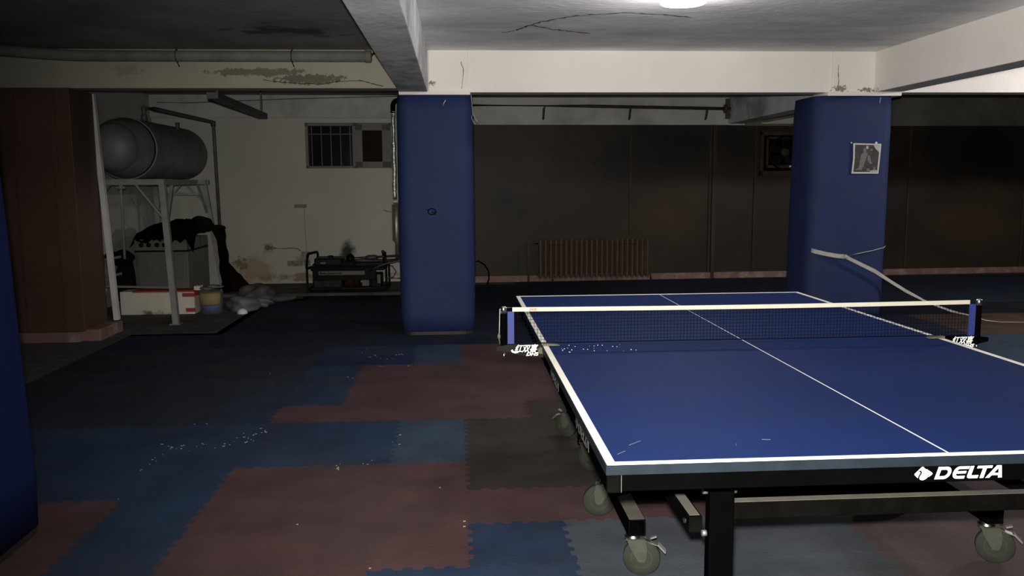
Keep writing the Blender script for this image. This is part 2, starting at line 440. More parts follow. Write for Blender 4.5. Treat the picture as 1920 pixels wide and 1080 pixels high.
bm = bm_new(); lay = bm.loops.layers.float_color.new('tile')
AMP, TE = .010, 9
def edge_pts(a, b, along_x, par):
    pts = []
    n = TE
    for k in range(n):
        for t, s in ((.08, 0), (.02 + .14, 1), (.84, 1), (.92, 0)):
            pass
    pts = []
    for k in range(n):
        base = .06 + .88 * k / n; sgn = 1 if (k + par) % 2 else -1
        for t in (.12, .05 if False else .0 + .06, .94, .88):
            pass
        pts += [(base + .09 / n, sgn), (base + .79 / n, sgn)]
    out = []
    for t, s in pts:
        p = [a[0] + (b[0] - a[0]) * t, a[1] + (b[1] - a[1]) * t]
        p[1 if along_x else 0] += s * AMP
        out.append(tuple(p))
    return out
for i in range(-8, 26):
    for j in range(-14, 24):
        x0, y0 = X0 + i * PX, Y0 + j * PY; x1, y1 = x0 + PX, y0 + PY
        cx, cy = (x0 + x1) / 2, (y0 + y1) / 2
        if cy > RY(cx) - .1 or (cx < -1.0 and cy > 8.7): continue
        # bare concrete under the tank corner
        if cx < -2.45 and cy > 6.1: continue
        if cx < -3.5 and cy > 5.9: continue
        if -2.45 <= cx < -2.1 and cy > 8.3: continue
        near = -1.2 < cy < 5.5 and cx < 3
        if near:
            poly = [(x0, y0)] + edge_pts((x0, y0), (x1, y0), True, j) + [(x1, y0)] + edge_pts((x1, y0), (x1, y1), False, i + 1) + [(x1, y1)]
            poly += edge_pts((x0, y1), (x1, y1), True, j + 1)[::-1] + [(x0, y1)] + edge_pts((x0, y0), (x0, y1), False, i)[::-1]
        else: poly = [(x0, y0), (x1, y0), (x1, y1), (x0, y1)]
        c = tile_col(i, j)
        s = .9982
        T = [bm.verts.new((cx + (p[0] - cx) * s, cy + (p[1] - cy) * s, 0)) for p in poly]
        B = [bm.verts.new((v.co.x, v.co.y, -.012)) for v in T]
        fs = [bm.faces.new(T)]
        for k in range(len(T)): fs.append(bm.faces.new((T[k], B[k], B[(k + 1) % len(T)], T[(k + 1) % len(T)])))
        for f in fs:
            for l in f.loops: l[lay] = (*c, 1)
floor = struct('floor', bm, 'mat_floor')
bm = bm_new(); box(bm, -6, 9.8, -6.2, 11, -.25, -.0022); struct('floor', bm, 'seam')
bm = bm_new(); box(bm, -4.3, -2.45, 6.1, 10.2, -.02, .0); box(bm, -2.45, -2.07, 8.35, 10.2, -.02, .0)
struct('floor', bm, 'concrete')
bm = bm_new(); box(bm, -4.25, -.45, 8.72, 10.2, -.01, .035, .006); struct('trim_1', bm, 'concrete')
# ceiling
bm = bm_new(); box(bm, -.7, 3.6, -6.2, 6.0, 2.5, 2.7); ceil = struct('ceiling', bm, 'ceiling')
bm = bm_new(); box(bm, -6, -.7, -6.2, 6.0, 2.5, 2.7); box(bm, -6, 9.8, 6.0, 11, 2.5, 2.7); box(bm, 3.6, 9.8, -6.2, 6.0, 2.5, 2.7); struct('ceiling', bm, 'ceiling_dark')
def crack(pts, wd, seed, z=2.4985, jit=.012):
    rnd = random.Random(seed); b = bm_new(); P = []
    for (x0, y0), (x1, y1) in zip(pts, pts[1:]):
        n = max(2, int(math.hypot(x1 - x0, y1 - y0) / .03))
        for k in range(n):
            t = k / n; P.append((x0 + (x1 - x0) * t + rnd.uniform(-jit, jit), y0 + (y1 - y0) * t + rnd.uniform(-jit, jit), z))
    P.append((*pts[-1], z))
    V = []
    for i, p in enumerate(P):
        d = Vector(P[min(i + 1, len(P) - 1)]) - Vector(P[max(0, i - 1)]); d = Vector((-d.y, d.x, 0)).normalized()
        w_ = wd * rnd.uniform(.25, 1.0) * (1 if 0 < i < len(P) - 1 else .1)
        V.append([b.verts.new(Vector(p) + d * w_), b.verts.new(Vector(p) - d * w_), b.verts.new(Vector(p) - d * w_ + Vector((0, 0, .004))), b.verts.new(Vector(p) + d * w_ + Vector((0, 0, .004)))])
    for A, B in zip(V, V[1:]):
        for k in range(4): b.faces.new((A[k], A[(k + 1) % 4], B[(k + 1) % 4], B[k]))
    return b
for k, (pts, wd) in enumerate([([(.16, 4.93), (.25, 4.70), (.33, 4.55), (.55, 4.33), (.85, 4.22), (1.15, 4.28), (1.36, 4.38)], .014), ([(.25, 4.70), (.42, 4.86), (.62, 4.98), (.75, 5.05)], .013),
                               ([(.05, 5.05), (.16, 4.93)], .010), ([(-1.05, 5.15), (-1.3, 5.2), (-1.55, 5.1)], .012)]):
    struct('crack', crack(pts, wd, k), 'crack', ceil)
# beams
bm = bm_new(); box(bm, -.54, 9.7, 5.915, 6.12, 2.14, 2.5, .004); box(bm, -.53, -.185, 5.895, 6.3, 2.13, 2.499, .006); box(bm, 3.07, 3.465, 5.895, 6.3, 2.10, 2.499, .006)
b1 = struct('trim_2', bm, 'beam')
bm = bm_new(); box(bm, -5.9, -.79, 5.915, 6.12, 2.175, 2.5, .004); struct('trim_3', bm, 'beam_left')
bm = bm_new(); box(bm, -.79, -.54, -6.2, 5.9, 2.14, 2.5, .006); struct('trim_4', bm, 'beam_grey')
bm = bm_new(); box(bm, 3.462, 3.70, -6.2, 5.9, 2.14, 2.5, .006); struct('trim_5', bm, 'beam')
bm = bm_new(); box(bm, -.80, -.54, 6.12, RY(-.6), 2.16, 2.5); struct('trim_6', bm, 'beam_grey')
bm = bm_new(); box(bm, 3.46, 3.70, 6.12, RY(3.5), 2.14, 2.5); struct('trim_7', bm, 'beam_grey')
# ledge of plaster left on the beams: the bottom lip over each pillar
bm = bm_new(); box(bm, -.79, -.17, 5.87, 6.35, 2.115, 2.15, .006); box(bm, 3.02, 3.70, 5.86, 6.35, 2.105, 2.14, .006); struct('trim_8', bm, 'beam')
# cracks in the plaster of the beams (real hairlines, on the face)
def vcrack(pts, y, wd, seed, jit=.004):
    rnd = random.Random(seed); b = bm_new(); P = []
    for (x0, z0), (x1, z1) in zip(pts, pts[1:]):
        n = max(2, int(math.hypot(x1 - x0, z1 - z0) / .02))
        for k in range(n):
            t = k / n; P.append((x0 + (x1 - x0) * t + rnd.uniform(-jit, jit), z0 + (z1 - z0) * t + rnd.uniform(-jit, jit)))
    P.append(pts[-1]); V = []
    for i, p in enumerate(P):
        a = P[max(0, i - 1)]; c = P[min(i + 1, len(P) - 1)]; d = Vector((-(c[1] - a[1]), 0, c[0] - a[0])).normalized() * wd * rnd.uniform(.3, 1)
        q = Vector((p[0], y, p[1])); V.append([b.verts.new(q + d), b.verts.new(q - d), b.verts.new(q - d + Vector((0, .004, 0))), b.verts.new(q + d + Vector((0, .004, 0)))])
    for A, B in zip(V, V[1:]):
        for k in range(4): b.faces.new((A[k], A[(k + 1) % 4], B[(k + 1) % 4], B[k]))
    return b
struct('crack', vcrack([(-.245, 2.17), (-.225, 2.3), (-.245, 2.40)], 5.893, .0035, 11), 'crack', b1)
struct('crack', vcrack([(3.13, 2.15), (3.125, 2.3), (3.12, 2.38)], 5.893, .003, 12), 'crack', b1)
struct('crack', vcrack([(-1.95, 2.245), (-1.7, 2.215), (-1.45, 2.21), (-1.3, 2.235), (-1.1, 2.235), (-.92, 2.19)], 5.913, .006, 13), 'crack', b1)

# back wall: white painted part, brown panelled part, plaster above
def backslab(x0, x1, z0, z1, d0, d1, m, name='wall_back', parent=None, bmx=None):
    b = bmx or bm_new()
    A = [b.verts.new((x, RY(x) - d, z)) for x, d, z in ((x0, d1, z0), (x1, d1, z0), (x1, d0, z0), (x0, d0, z0), (x0, d1, z1), (x1, d1, z1), (x1, d0, z1), (x0, d0, z1))]
    for f in ((0, 1, 2, 3), (4, 5, 6, 7), (0, 1, 5, 4), (1, 2, 6, 5), (2, 3, 7, 6), (3, 0, 4, 7)): b.faces.new([A[i] for i in f])
    if bmx: return b
    return struct(name, b, m, parent)
# window opening x -2.26..-1.17, z 1.56..2.15
bm = bm_new()
for (x0, x1, z0, z1) in ((-4.3, -2.27, -.1, 2.21), (-1.15, -.3, -.1, 2.21), (-2.27, -1.15, -.1, 1.555), (-2.27, -1.15, 2.15, 2.21)):
    backslab(x0, x1, z0, z1, -.3, 0, None, bmx=bm)
struct('wall_back', bm, 'wall_white')
backslab(-4.3, -.3, 2.21, 2.5, -.3, .05, 'wall_grey')
backslab(-.3, 9.8, 2.12, 2.5, -.3, .0, 'wall_grey')
backslab(3.70, 9.8, 2.11, 2.5, -.0, .03, 'sootgrey')
backslab(-.3, 9.8, -.1, 2.12, -.3, -.0, 'panel')
bm = bm_new(); backslab(-.3, 3.46, 2.12, 2.14, 0, .06, None, bmx=bm); struct('trim_9', bm, 'wall_grey')
bm = bm_new(); backslab(-.25, 9.7, 0, .085, 0, .025, None, bmx=bm); struct('baseboard_back', bm, 'skirt')
for k, (x, wd, m_, d, z0) in enumerate(((2.09, .022, 'batten', .015, .62), (3.27, .05, 'batten_dark', .03, .0), (3.215, .03, 'batten', .02, .085), (3.86, .025, 'batten', .02, .085), (6.13, .03, 'batten', .015, .085), (7.9, .03, 'batten', .015, .085))):
    bm = bm_new(); backslab(x - wd / 2, x + wd / 2, z0, 2.11, 0, d, None, bmx=bm); struct('trim_%d' % (10 + k), bm, m_)
# window: frame, dark glass with bars outside, casement at right
wnd = bpy.data.objects.new('window_1', None); COL.objects.link(wnd); wnd.location = (-1.7, RY(-1.7), 1.56); wnd['kind'] = 'structure'; wnd['label'] = 'small high window with dark glass and a grey casement'
bm = bm_new()
for (x0, x1, z0, z1) in ((-2.27, -2.235, 1.555, 2.15), (-1.18, -1.15, 1.555, 2.15), (-2.27, -1.15, 2.11, 2.15), (-2.27, -1.15, 1.555, 1.585), (-1.66, -1.60, 1.555, 2.15)):
    backslab(x0, x1, z0, z1, -.12, -.01, None, bmx=bm)
obj('window_frame', bm, 'winframe', wnd)
bm = bm_new()
for (x0, x1, z0, z1) in ((-1.62, -1.53, 1.57, 2.13), (-1.27, -1.16, 1.57, 2.13), (-1.62, -1.16, 2.05, 2.13), (-1.62, -1.16, 1.57, 1.64)):
    backslab(x0, x1, z0, z1, -.03, .012, None, bmx=bm)
obj('casement', bm, 'winframe', wnd)
bm = bm_new(); backslab(-2.25, -1.63, 1.57, 2.13, -.10, -.09, None, bmx=bm); obj('pane', bm, 'glass', wnd)
M['glass_brown'] = mat('brown_blind_behind_glass', (.020, .012, .009), .8, var=.3, scale=5, spec=.08)
bm = bm_new(); backslab(-1.55, -1.25, 1.62, 2.07, -.02, -.01, None, bmx=bm); obj('pane', bm, 'glass_brown', wnd)
bm = bm_new()
for k in range(5): backslab(-2.2 + k * .125, -2.19 + k * .125, 1.58, 2.12, -.07, -.055, None, bmx=bm)
backslab(-2.24, -1.66, 2.0, 2.01, -.07, -.055, None, bmx=bm)
obj('security_bars', bm, 'pipe_dark', wnd)
# side walls and the wall behind the photographer
bm = bm_new(); box(bm, -4.45, -4.2, 6.4, 10.2, -.1, 2.5); struct('wall_left', bm, 'wall_grey')
bm = bm_new(); box(bm, -6.1, -5.9, -6.2, 6.1, -.1, 2.5); struct('wall_left', bm, 'panel')
bm = bm_new(); box(bm, 9.6, 9.8, -6.2, 11, -.1, 2.5); struct('wall_right', bm, 'panel')
bm = bm_new(); box(bm, -6, 9.8, -6.3, -6.1, -.1, 2.5); struct('wall_front', bm, 'panel')
# panelled corner left of the tank bay
bm = bm_new(); box(bm, -5.9, -3.56, 5.88, 6.38, .085, 2.175, .004)
wc = struct('wall_left', bm, 'panel_left')
bm = bm_new(); box(bm, -5.9, -3.60, 5.85, 6.2, -.01, .085, .004); box(bm, -3.62, -3.44, 5.90, 6.42, -.01, .10, .01); struct('baseboard_left', bm, 'skirt')
bm = bm_new(); bar(bm, (-3.70, 5.876, .09), (-3.70, 5.876, 2.17), .03, .012); bar(bm, (-4.02, 5.876, .09), (-4.02, 5.876, 2.17), .02, .01); struct('trim_16', bm, 'panel_left')
bm = bm_new(); bar(bm, (-3.57, 6.38, 2.17), (-3.475, 6.38, .11), .045, .05); struct('trim_17', bm, 'post')
bm = bm_new(); box(bm, -4.2, -3.95, 6.42, 6.9, 0, 2.5); struct('wall_left', bm, 'wall_grey')
# hairline seam / old wire strip under the back left beam
bm = bm_new(); tube(bm, [(-4.1, RY(-4.1) - .07, 2.40), (-3.7, RY(-3.7) - .07, 2.395), (-2.4, RY(-2.4) - .07, 2.45), (-1.0, RY(-1) - .07, 2.49)], .005, 6)
tag(obj('cable', bm, 'wire'), 'thin dark cable strung along the wall above the small window', 'cable')

# ------------------------------------------------------------------ pillars
def pillar(x0, x1, y0, y1, z1, label, r=.11, name='padded_pillar', lean=0., pad='blue_pad'):
    t = thing(name, label, 'pillar', ((x0 + x1) / 2, (y0 + y1) / 2, 0))
    b = bm_new(); poly = rounded_rect(x0, x1, y0, y1, r, 7); rings = []
    zs = [0.03 + (z1 - .03) * k / 14 for k in range(15)]
    cx, cy = (x0 + x1) / 2, (y0 + y1) / 2
    for i, z in enumerate(zs):
        bul = 1 + .012 * math.sin(PI * i / 14) + random.uniform(-.004, .004)
        if i in (0, 14): bul -= .02
        rings.append([b.verts.new((cx + (p[0] - cx) * bul + lean * (z - z1), cy + (p[1] - cy) * bul, z)) for p in poly])
    for A, B in zip(rings, rings[1:]):
        for k in range(len(poly)):
            f = b.faces.new((A[k], A[(k + 1) % len(poly)], B[(k + 1) % len(poly)], B[k])); f.smooth = True
    b.faces.new(rings[0][::-1]); b.faces.new(rings[-1])
    t['group'] = 'blue padded pillars'
    obj('padding', b, pad, t)
    b = bm_new(); prism(b, rounded_rect(x0 + .012 - lean * z1, x1 - .012 - lean * z1, y0 + .012, y1 - .012, r, 5), (0, 0, 0), (1, 0, 0), (0, 1, 0), .035)
    obj('pillar_foot', b, 'batten_dark', t)
    return t
p1 = pillar(-.818, -.148, 5.88, 6.45, 2.118, 'square blue padded pillar just left of the ping-pong table, torn mark at mid height')
p2 = pillar(2.915, 3.66, 5.87, 6.45, 2.108, 'square blue padded pillar with a framed picture pinned on it and a strap tied round', lean=.012)
p3 = pillar(-2.86, -2.065, 1.02, 1.69, 2.5, 'blue padded pillar in painted shade, cut off by the left edge of the photo', r=.10, lean=-.042, pad='blue_pad_shaded')
# torn spot rim and scuffs on the middle pillar
bm = bm_new(); tube(bm, [(-.52 + .035 * math.cos(a * .7), 5.870, 1.105 + .028 * math.sin(a * .7)) for a in range(9)], .004, 6, closed=True)
tube(bm, [(-.548, 5.872, 1.12), (-.57, 5.872, 1.123)], .004, 6); obj('torn_patch', bm, 'black', p1)
bm = bm_new(); tube(bm, [(-.41, 5.872, 2.02), (-.40, 5.868, 2.045), (-.385, 5.87, 2.07)], .0025, 5); obj('loose_thread', bm, 'white_print', p1)
bm = bm_new(); tube(bm, bend([(-.163, 5.90, 2.12), (-.155, 5.90, 2.02), (-.15, 5.89, 1.95), (-.11, 5.88, 1.88)], .03), .0025, 5); tube(bm, bend([(-.15, 5.89, 1.96), (-.165, 5.88, 1.92), (-.14, 5.88, 1.87)], .03), .002, 5)
tag(obj('wire', bm, 'strap'), 'thin frayed wire hanging at the top right corner of the middle blue pillar', 'wire')
bm = bm_new(); tube(bm, [(3.50, 5.862, 2.04), (3.505, 5.86, 2.09)], .002, 5); obj('loose_thread', bm, 'white_print', p2)

# ------------------------------------------------------------------ picture on the right pillar
t = thing('pinned_picture', 'small dark pinned picture with pale worn border on the right blue pillar', 'picture', (3.39, 5.86, 1.54))
yp = 5.856
bm = bm_new(); prism(bm, [(3.262, 1.415), (3.512, 1.413), (3.522, 1.55), (3.528, 1.68), (3.268, 1.686), (3.272, 1.55)], (0, yp, 0), (1, 0, 0), (0, 0, 1), .003); obj('border', bm, 'paper', t)
bm = bm_new(); prism(bm, [(3.278, 1.430), (3.498, 1.428), (3.506, 1.55), (3.512, 1.668), (3.284, 1.674), (3.287, 1.55)], (0, yp - .0025, 0), (1, 0, 0), (0, 0, 1), .002); obj('print', bm, 'photo', t)
bm = bm_new(); prism(bm, [(3.325, 1.47), (3.335, 1.54), (3.345, 1.59), (3.365, 1.60), (3.36, 1.63), (3.375, 1.645), (3.39, 1.63), (3.388, 1.605), (3.405, 1.59), (3.39, 1.55), (3.375, 1.50), (3.37, 1.47)], (0, yp - .0045, 0), (1, 0, 0), (0, 0, 1), .001); obj('figure', bm, 'photo_mid', t)
bm = bm_new(); prism(bm, [(3.405, 1.58), (3.425, 1.575), (3.435, 1.53), (3.45, 1.505), (3.43, 1.50), (3.405, 1.53)], (0, yp - .0045, 0), (1, 0, 0), (0, 0, 1), .001); obj('figure', bm, 'photo_mid', t)
bm = bm_new(); prism(bm, [(3.425, 1.62), (3.435, 1.64), (3.45, 1.63), (3.445, 1.615)], (0, yp - .0045, 0), (1, 0, 0), (0, 0, 1), .001); obj('figure', bm, 'photo_mid', t)
bm = bm_new(); prism(bm, [(3.40, 1.435), (3.405, 1.46), (3.43, 1.46), (3.43, 1.435)], (0, yp - .0045, 0), (1, 0, 0), (0, 0, 1), .001); obj('figure', bm, 'photo_mid', t)
bm = bm_new(); prism(bm, [(3.46, 1.445), (3.465, 1.475), (3.48, 1.47), (3.485, 1.445)], (0, yp - .0045, 0), (1, 0, 0), (0, 0, 1), .001); obj('figure', bm, 'photo_mid', t)
bm = bm_new(); prism(bm, [(3.455, 1.667), (3.475, 1.635), (3.508, 1.605), (3.511, 1.667)], (0, yp - .0048, 0), (1, 0, 0), (0, 0, 1), .001); obj('highlight', bm, 'photo_pale', t)
bm = bm_new(); prism(bm, [(3.388, 1.635), (3.388, 1.66), (3.408, 1.66), (3.408, 1.635)], (0, yp - .0048, 0), (1, 0, 0), (0, 0, 1), .001); obj('highlight', bm, 'photo_pale', t)
bm = bm_new(); prism(bm, [(3.425, 1.431), (3.44, 1.442), (3.495, 1.444), (3.497, 1.431)], (0, yp - .0048, 0), (1, 0, 0), (0, 0, 1), .001); obj('highlight', bm, 'photo_pale', t)
bm = bm_new(); prism(bm, [(3.285, 1.445), (3.31, 1.455), (3.33, 1.475), (3.36, 1.465), (3.355, 1.448)], (0, yp - .0048, 0), (1, 0, 0), (0, 0, 1), .001); obj('foreground', bm, 'photo_pink', t)
for (x, z, r) in ((3.482, 1.688, .012), (3.252, 1.69, .007)):
    bm = bm_new(); lathe(bm, [(0, .008), (r * .8, .006), (r, 0)], (x, yp + .004, z), (0, -1, 0), 14); obj('pin', bm, 'white_pl', t)

# ------------------------------------------------------------------ strap round the right pillar, hanging down to the floor
t = thing('strap', 'beige webbing strap tied round the right pillar and trailing down to the mats', 'strap', (3.24, 5.84, .66))
pts = [(2.925, 6.15, .76), (2.90, 5.98, .742), (2.945, 5.868, .715), (3.05, 5.845, .690), (3.15, 5.84, .672), (3.23, 5.835, .664)]
bm = bm_new(); ribbon(bm, pts, (0, 0, .038), .004); obj('wrap_band', bm, 'strap', t)
bm = bm_new(); tube(bm, [(3.23, 5.838, .664), (3.35, 5.845, .69), (3.5, 5.85, .718), (3.60, 5.86, .742), (3.66, 5.95, .75)], .004, 6); obj('thin_cord', bm, 'strap', t)
S = [(3.22, 5.83, .668), (3.30, 5.82, .627), (3.50, 5.82, .531), (3.66, 5.82, .43), (3.81, 5.82, .34), (4.0, 5.84, .245), (4.15, 5.90, .19), (4.34, 5.95, .123), (4.55, 5.97, .075), (4.70, 6.0, .026), (4.85, 6.0, .006), (5.1, 5.97, .004), (5.6, 5.9, .004), (6.2, 5.8, .004)]
W = [(-.004, 0, .036)] * 2 + [(.008, 0, .034)] * 1 + [(.008, .006, .028)] * 2 + [(.004, .012, .018)] * 3 + [(.0, .016, .006)] * 2 + [(0, .014, 0)] * 4
bm = bm_new(); ribbon(bm, S, [Vector(v) for v in W], .003); obj('tail', bm, 'strap', t)
bm = bm_new(); lathe(bm, [(0, -.02), (.016, -.012), (.02, 0), (.016, .012), (0, .02)], (3.225, 5.826, .666), (1, 0, -.3), 12); obj('knot', bm, 'strap', t)

# ------------------------------------------------------------------ the table-tennis table
T = thing('ping_pong_table', 'blue ping-pong table with cream lines and black aprons on castors, foreground', 'table', (.7625, 1.37, 0))
ZT = .76
def top_half(y0, y1):
    b = bm_new(); box(b, 0, 1.525, y0, y1, ZT - .022, ZT - .0008, .0015)
    return obj('tabletop', b, 'table_blue', T)
near = top_half(0, 1.368); far = top_half(1.372, 2.74)
def lines(y0, y1, outer, par):
    b = bm_new(); z0, z1 = ZT - .0015, ZT
    L = .02
    box(b, 0, L, y0, y1, z0, z1); box(b, 1.525 - L, 1.525, y0, y1, z0, z1)
    if outer == 'near': box(b, L, 1.525 - L, y0, y0 + L, z0, z1)
    else: box(b, L, 1.525 - L, y1 - L, y1, z0, z1)
    s = L if outer == 'near' else 0; e = L if outer == 'far' else 0
    box(b, .7625 - .0015, .7625 + .0015, y0 + s, y1 - e, z0, z1)
    return obj('line_marking', b, 'table_line', par)
lines(0, 1.368, 'near', near); lines(1.372, 2.74, 'far', far)
def edge_band(y0, y1, par, near_):
    b = bm_new(); t_ = .0025
    box(b, -t_, 0, y0, y1, ZT - .022, ZT - .0006); box(b, 1.525, 1.525 + t_, y0, y1, ZT - .022, ZT - .0006)
    if near_: box(b, -t_, 1.525 + t_, y0 - t_, y0, ZT - .022, ZT - .0006)
    else: box(b, -t_, 1.525 + t_, y1, y1 + t_, ZT - .022, ZT - .0006)
    obj('edge_band', b, 'table_edge', par)
edge_band(0, 1.368, near, True); edge_band(1.372, 2.74, far, False)
# scratches on the near half and paint chips by the net clamp
for (x, y, l, a, w_) in ((.091, .150, .045, .75, .0014), (.047, .083, .03, .8, .0010), (.318, .118, .014, 1.2, .0012), (.40, .15, .02, -.2, .0006)):
    bm = bm_new(); d = Vector((math.cos(a), math.sin(a), 0)); bar(bm, Vector((x, y, ZT - .0004)) - d * l / 2, Vector((x, y, ZT - .0004)) + d * l / 2, w_, .0006)
    obj('scratch', bm, 'gen_label', near)
bm = bm_new(); rr = random.Random(3)
for k in range(26):
    x = .06 + rr.random() ** 1.7 * .28; y = 1.345 - rr.random() ** 1.5 * .13; s = rr.uniform(.0005, .0015)
    box(bm, x - s, x + s, y - s, y + s, ZT - .0006, ZT + s * .6)
o = obj('paint_chips', bm, 'white_print', near); o['kind'] = 'stuff'
# apron: near end, sides, far end
for (n, a) in (('end', (.034, 1.491, .018, .045)), ('end', (.034, 1.491, 2.695, 2.722))):
    b = bm_new(); box(b, a[0], a[1], a[2], a[3], .693, ZT - .022, .003)
    o = obj('end_apron', b, 'black', T)
    if a[2] < 1: end_ap = o
side = []
for x0 in (.003, 1.495):
    for y0, y1 in ((.03, 1.355), (1.385, 2.71)):
        b = bm_new(); box(b, x0, x0 + .027, y0, y1, .693, ZT - .022, .003); o = obj('side_apron', b, 'black', T); side.append(o)
for x0 in (.003, 1.492):
    for y0 in (.016, 2.694):
        b = bm_new(); box(b, x0, x0 + .030, y0, y0 + .030, .690, ZT - .022, .005)
        box(b, (x0 + .030) if x0 < 1 else x0 - .0012, (x0 + .0312) if x0 < 1 else x0, y0 + .001, y0 + .029, .692, ZT - .023)
        obj('corner_cap', b, 'black_dusty', T)
b = bm_new(); box(b, .0335, .0350, .0165, .0180, .692, .7375); obj('apron_joint', b, 'grey_print', T)
# the DELTA lettering, traced in its own drawing units
def arcp(cx, cy, rx, ry, a0, a1, n=8):
    return [(cx + rx * math.cos(math.radians(a0 + (a1 - a0) * k / n)), cy + ry * math.sin(math.radians(a0 + (a1 - a0) * k / n))) for k in range(n + 1)]
def sh(poly, k=.32): return [(x + y * k, y) for x, y in poly]
# letters drawn upright, 100 high, then slanted
def delta_letters():
    P = []
    # D as an outer band and stem (four quads round the bowl)
    P.append([(0, 0), (0, 100), (28, 100), (28, 0)])
    o_ = [(28, 100)] + arcp(72, 50, 46, 50, 90, -90, 12) + [(28, 0)]
    i_ = [(28, 76)] + arcp(66, 50, 26, 26, 90, -90, 12) + [(28, 24)]
    for k in range(len(o_) - 1): P.append([o_[k], o_[k + 1], i_[k + 1], i_[k]])
    # E : rounded back, three arms
    x = 136
    P.append([(x + 42, 100), (x + 118, 100), (x + 118, 78), (x + 44, 78)]); P.append([(x + 28, 61), (x + 106, 61), (x + 106, 41), (x + 28, 41)]); P.append([(x + 44, 22), (x + 106, 22), (x + 106, 0), (x + 42, 0)])
    oe = arcp(x + 42, 50, 42, 50, 90, 270, 12); ie = arcp(x + 44, 50, 18, 28, 90, 270, 12)
    for k in range(len(oe) - 1): P.append([oe[k], oe[k + 1], ie[k + 1], ie[k]])
    # L
    x = 262
    P.append([(x, 100), (x + 30, 100), (x + 30, 30), (x, 20)]); P.append([(x, 20), (x + 30, 30), (x + 36, 24), (x + 36, 0), (x + 18, 0), (x + 4, 8)]); P.append([(x + 36, 24), (x + 92, 24), (x + 92, 0), (x + 36, 0)])
    # T
    x = 322
    P.append([(x, 100), (x + 122, 100), (x + 122, 80), (x, 80)]); P.append([(x + 50, 80), (x + 80, 80), (x + 80, 0), (x + 50, 0)])
    P2 = [sh(p) for p in P]
    # A (already slanted)
    P2 += [[(420, 0), (452, 0), (470, 20), (438, 20)], [(524, 0), (556, 0), (554, 20), (526, 20)], [(438, 20), (554, 20), (553, 38), (455, 38)],
           [(455, 38), (487, 38), (526, 80), (493, 80)], [(527, 38), (553, 38), (550, 80), (526, 80)], [(493, 80), (550, 80), (548, 100), (512, 100)]]
    return P2
def delta_logo():
    """rounded lozenge with a ball: returns white pieces and black pieces, 0..150 wide, 0..110 high"""
    loz = [(6, 47), (60, 100), (70, 106), (82, 100), (150, 54), (152, 46), (148, 40), (98, 4), (78, -4), (58, -2), (44, 4), (8, 38)]
    blackS = [(40, 72), (52, 76), (62, 70), (66, 58), (60, 44), (50, 30), (46, 14), (52, -2), (46, -6), (36, 2), (34, 18), (40, 34), (50, 50), (53, 60), (48, 66), (38, 64), (26, 60)]
    blackR = [(78, 98), (98, 84), (112, 66), (118, 46), (116, 26), (108, 12), (112, 9), (121, 26), (123, 46), (116, 68), (100, 88), (82, 101)]
    return [loz], [blackS, blackR]
def decal(polys, org, ux, uy, s, depth):
    b = bm_new(); ux = Vector(ux); uy = Vector(uy)
    for p in polys: prism(b, [(x * s, y * s) for x, y in p], org, ux, uy, depth)
    return b
s_ = .160 / 556
W1, B1 = delta_logo()
def put_delta(par, org, ux, uy, s, mname):
    org = Vector(org); ux = Vector(ux); uy = Vector(uy); n = ux.cross(uy).normalized()
    obj('lettering', decal(delta_letters(), org + ux * 170 * s, ux, uy, s, .0006), mname, par)
    obj('emblem', decal(W1, org, ux, uy, s, .0006), mname, par)
    obj('emblem_curve', decal(B1, org + n * .0005, ux, uy, s, .0004), 'black', par)
put_delta(end_ap, (.685, .0180, .7005), (1, 0, 0), (0, 0, 1), .203 / 728, 'white_print')
put_delta(side[0], (.003, .505, .700), (0, -1, 0), (0, 0, 1), .235 / 728, 'grey_print')
put_delta(side[0], (.003, 1.12, .700), (0, -1, 0), (0, 0, 1), .235 / 728, 'grey_print')
# legs with feet and cross rails (near half, far half)
LEGS = []
for (x, y) in ((.326, .25), (1.199, .25), (.326, 2.49), (1.199, 2.49)):
    b = bm_new(); box(b, x - .031, x + .031, y - .02, y + .02, .02, ZT - .024, .004)
    o = obj('leg', b, 'black', T); LEGS.append(o)
    b = bm_new(); lathe(b, [(.020, 0), (.022, .004), (.018, .02), (.012, .024)], (x, y, 0), (0, 0, 1), 16); obj('foot', b, 'wheel', o)
    for dx, z_ in ((-.036, .600), (.036, .600), (-.036, .492)):
        b = bm_new(); lathe(b, [(.008, -.006), (.008, .006)], (x + dx, y + .005, z_), (1, 0, 0), 8); obj('bolt', b, 'steel', o)
for y in (.29, 2.45):
    s = 1 if y < 1 else -1
    b = bm_new(); box(b, .33, 1.195, y - .014, y + .014, .515, .560, .003); o = obj('cross_rail', b, 'black_dusty', T)
    b = bm_new(); box(b, .36, 1.17, y - .013, y + .013, .5595, .5608); obj('dust_layer', b, 'dust', o)
for x in (.272, 1.253):
    for y0, y1 in ((.27, .98), (1.76, 2.47)):
        b = bm_new(); bar(b, (x, y0, .508), (x, y1, .508), .034, .040); o = obj('folding_brace', b, 'black_dusty', T)
        b = bm_new(); bar(b, (x, y0 + .01, .5285), (x, y1 - .01, .5285), .026, .0012); obj('dust_layer', b, 'dust', o)
        b = bm_new(); lathe(b, [(.007, -.022), (.007, .022)], (x, y0 + .03 if y0 < 1 else y1 - .03, .508), (1, 0, 0), 8); obj('bolt', b, 'chrome', o)
# diagonal stays from the legs up to the frame
for x in (.326, 1.199):
    for a, b_ in (((x, .27, .60), (x, .72, .72)), ((x, 2.47, .60), (x, 2.02, .72))):
        b = bm_new(); bar(b, a, b_, .018, .022); obj('stay', b, 'black', T)
b = bm_new(); bar(b, (1.10, .24, .685), (1.19, .25, .60), .016, .03, (0, 1, 0)); obj('corner_plate', b, 'black', T)
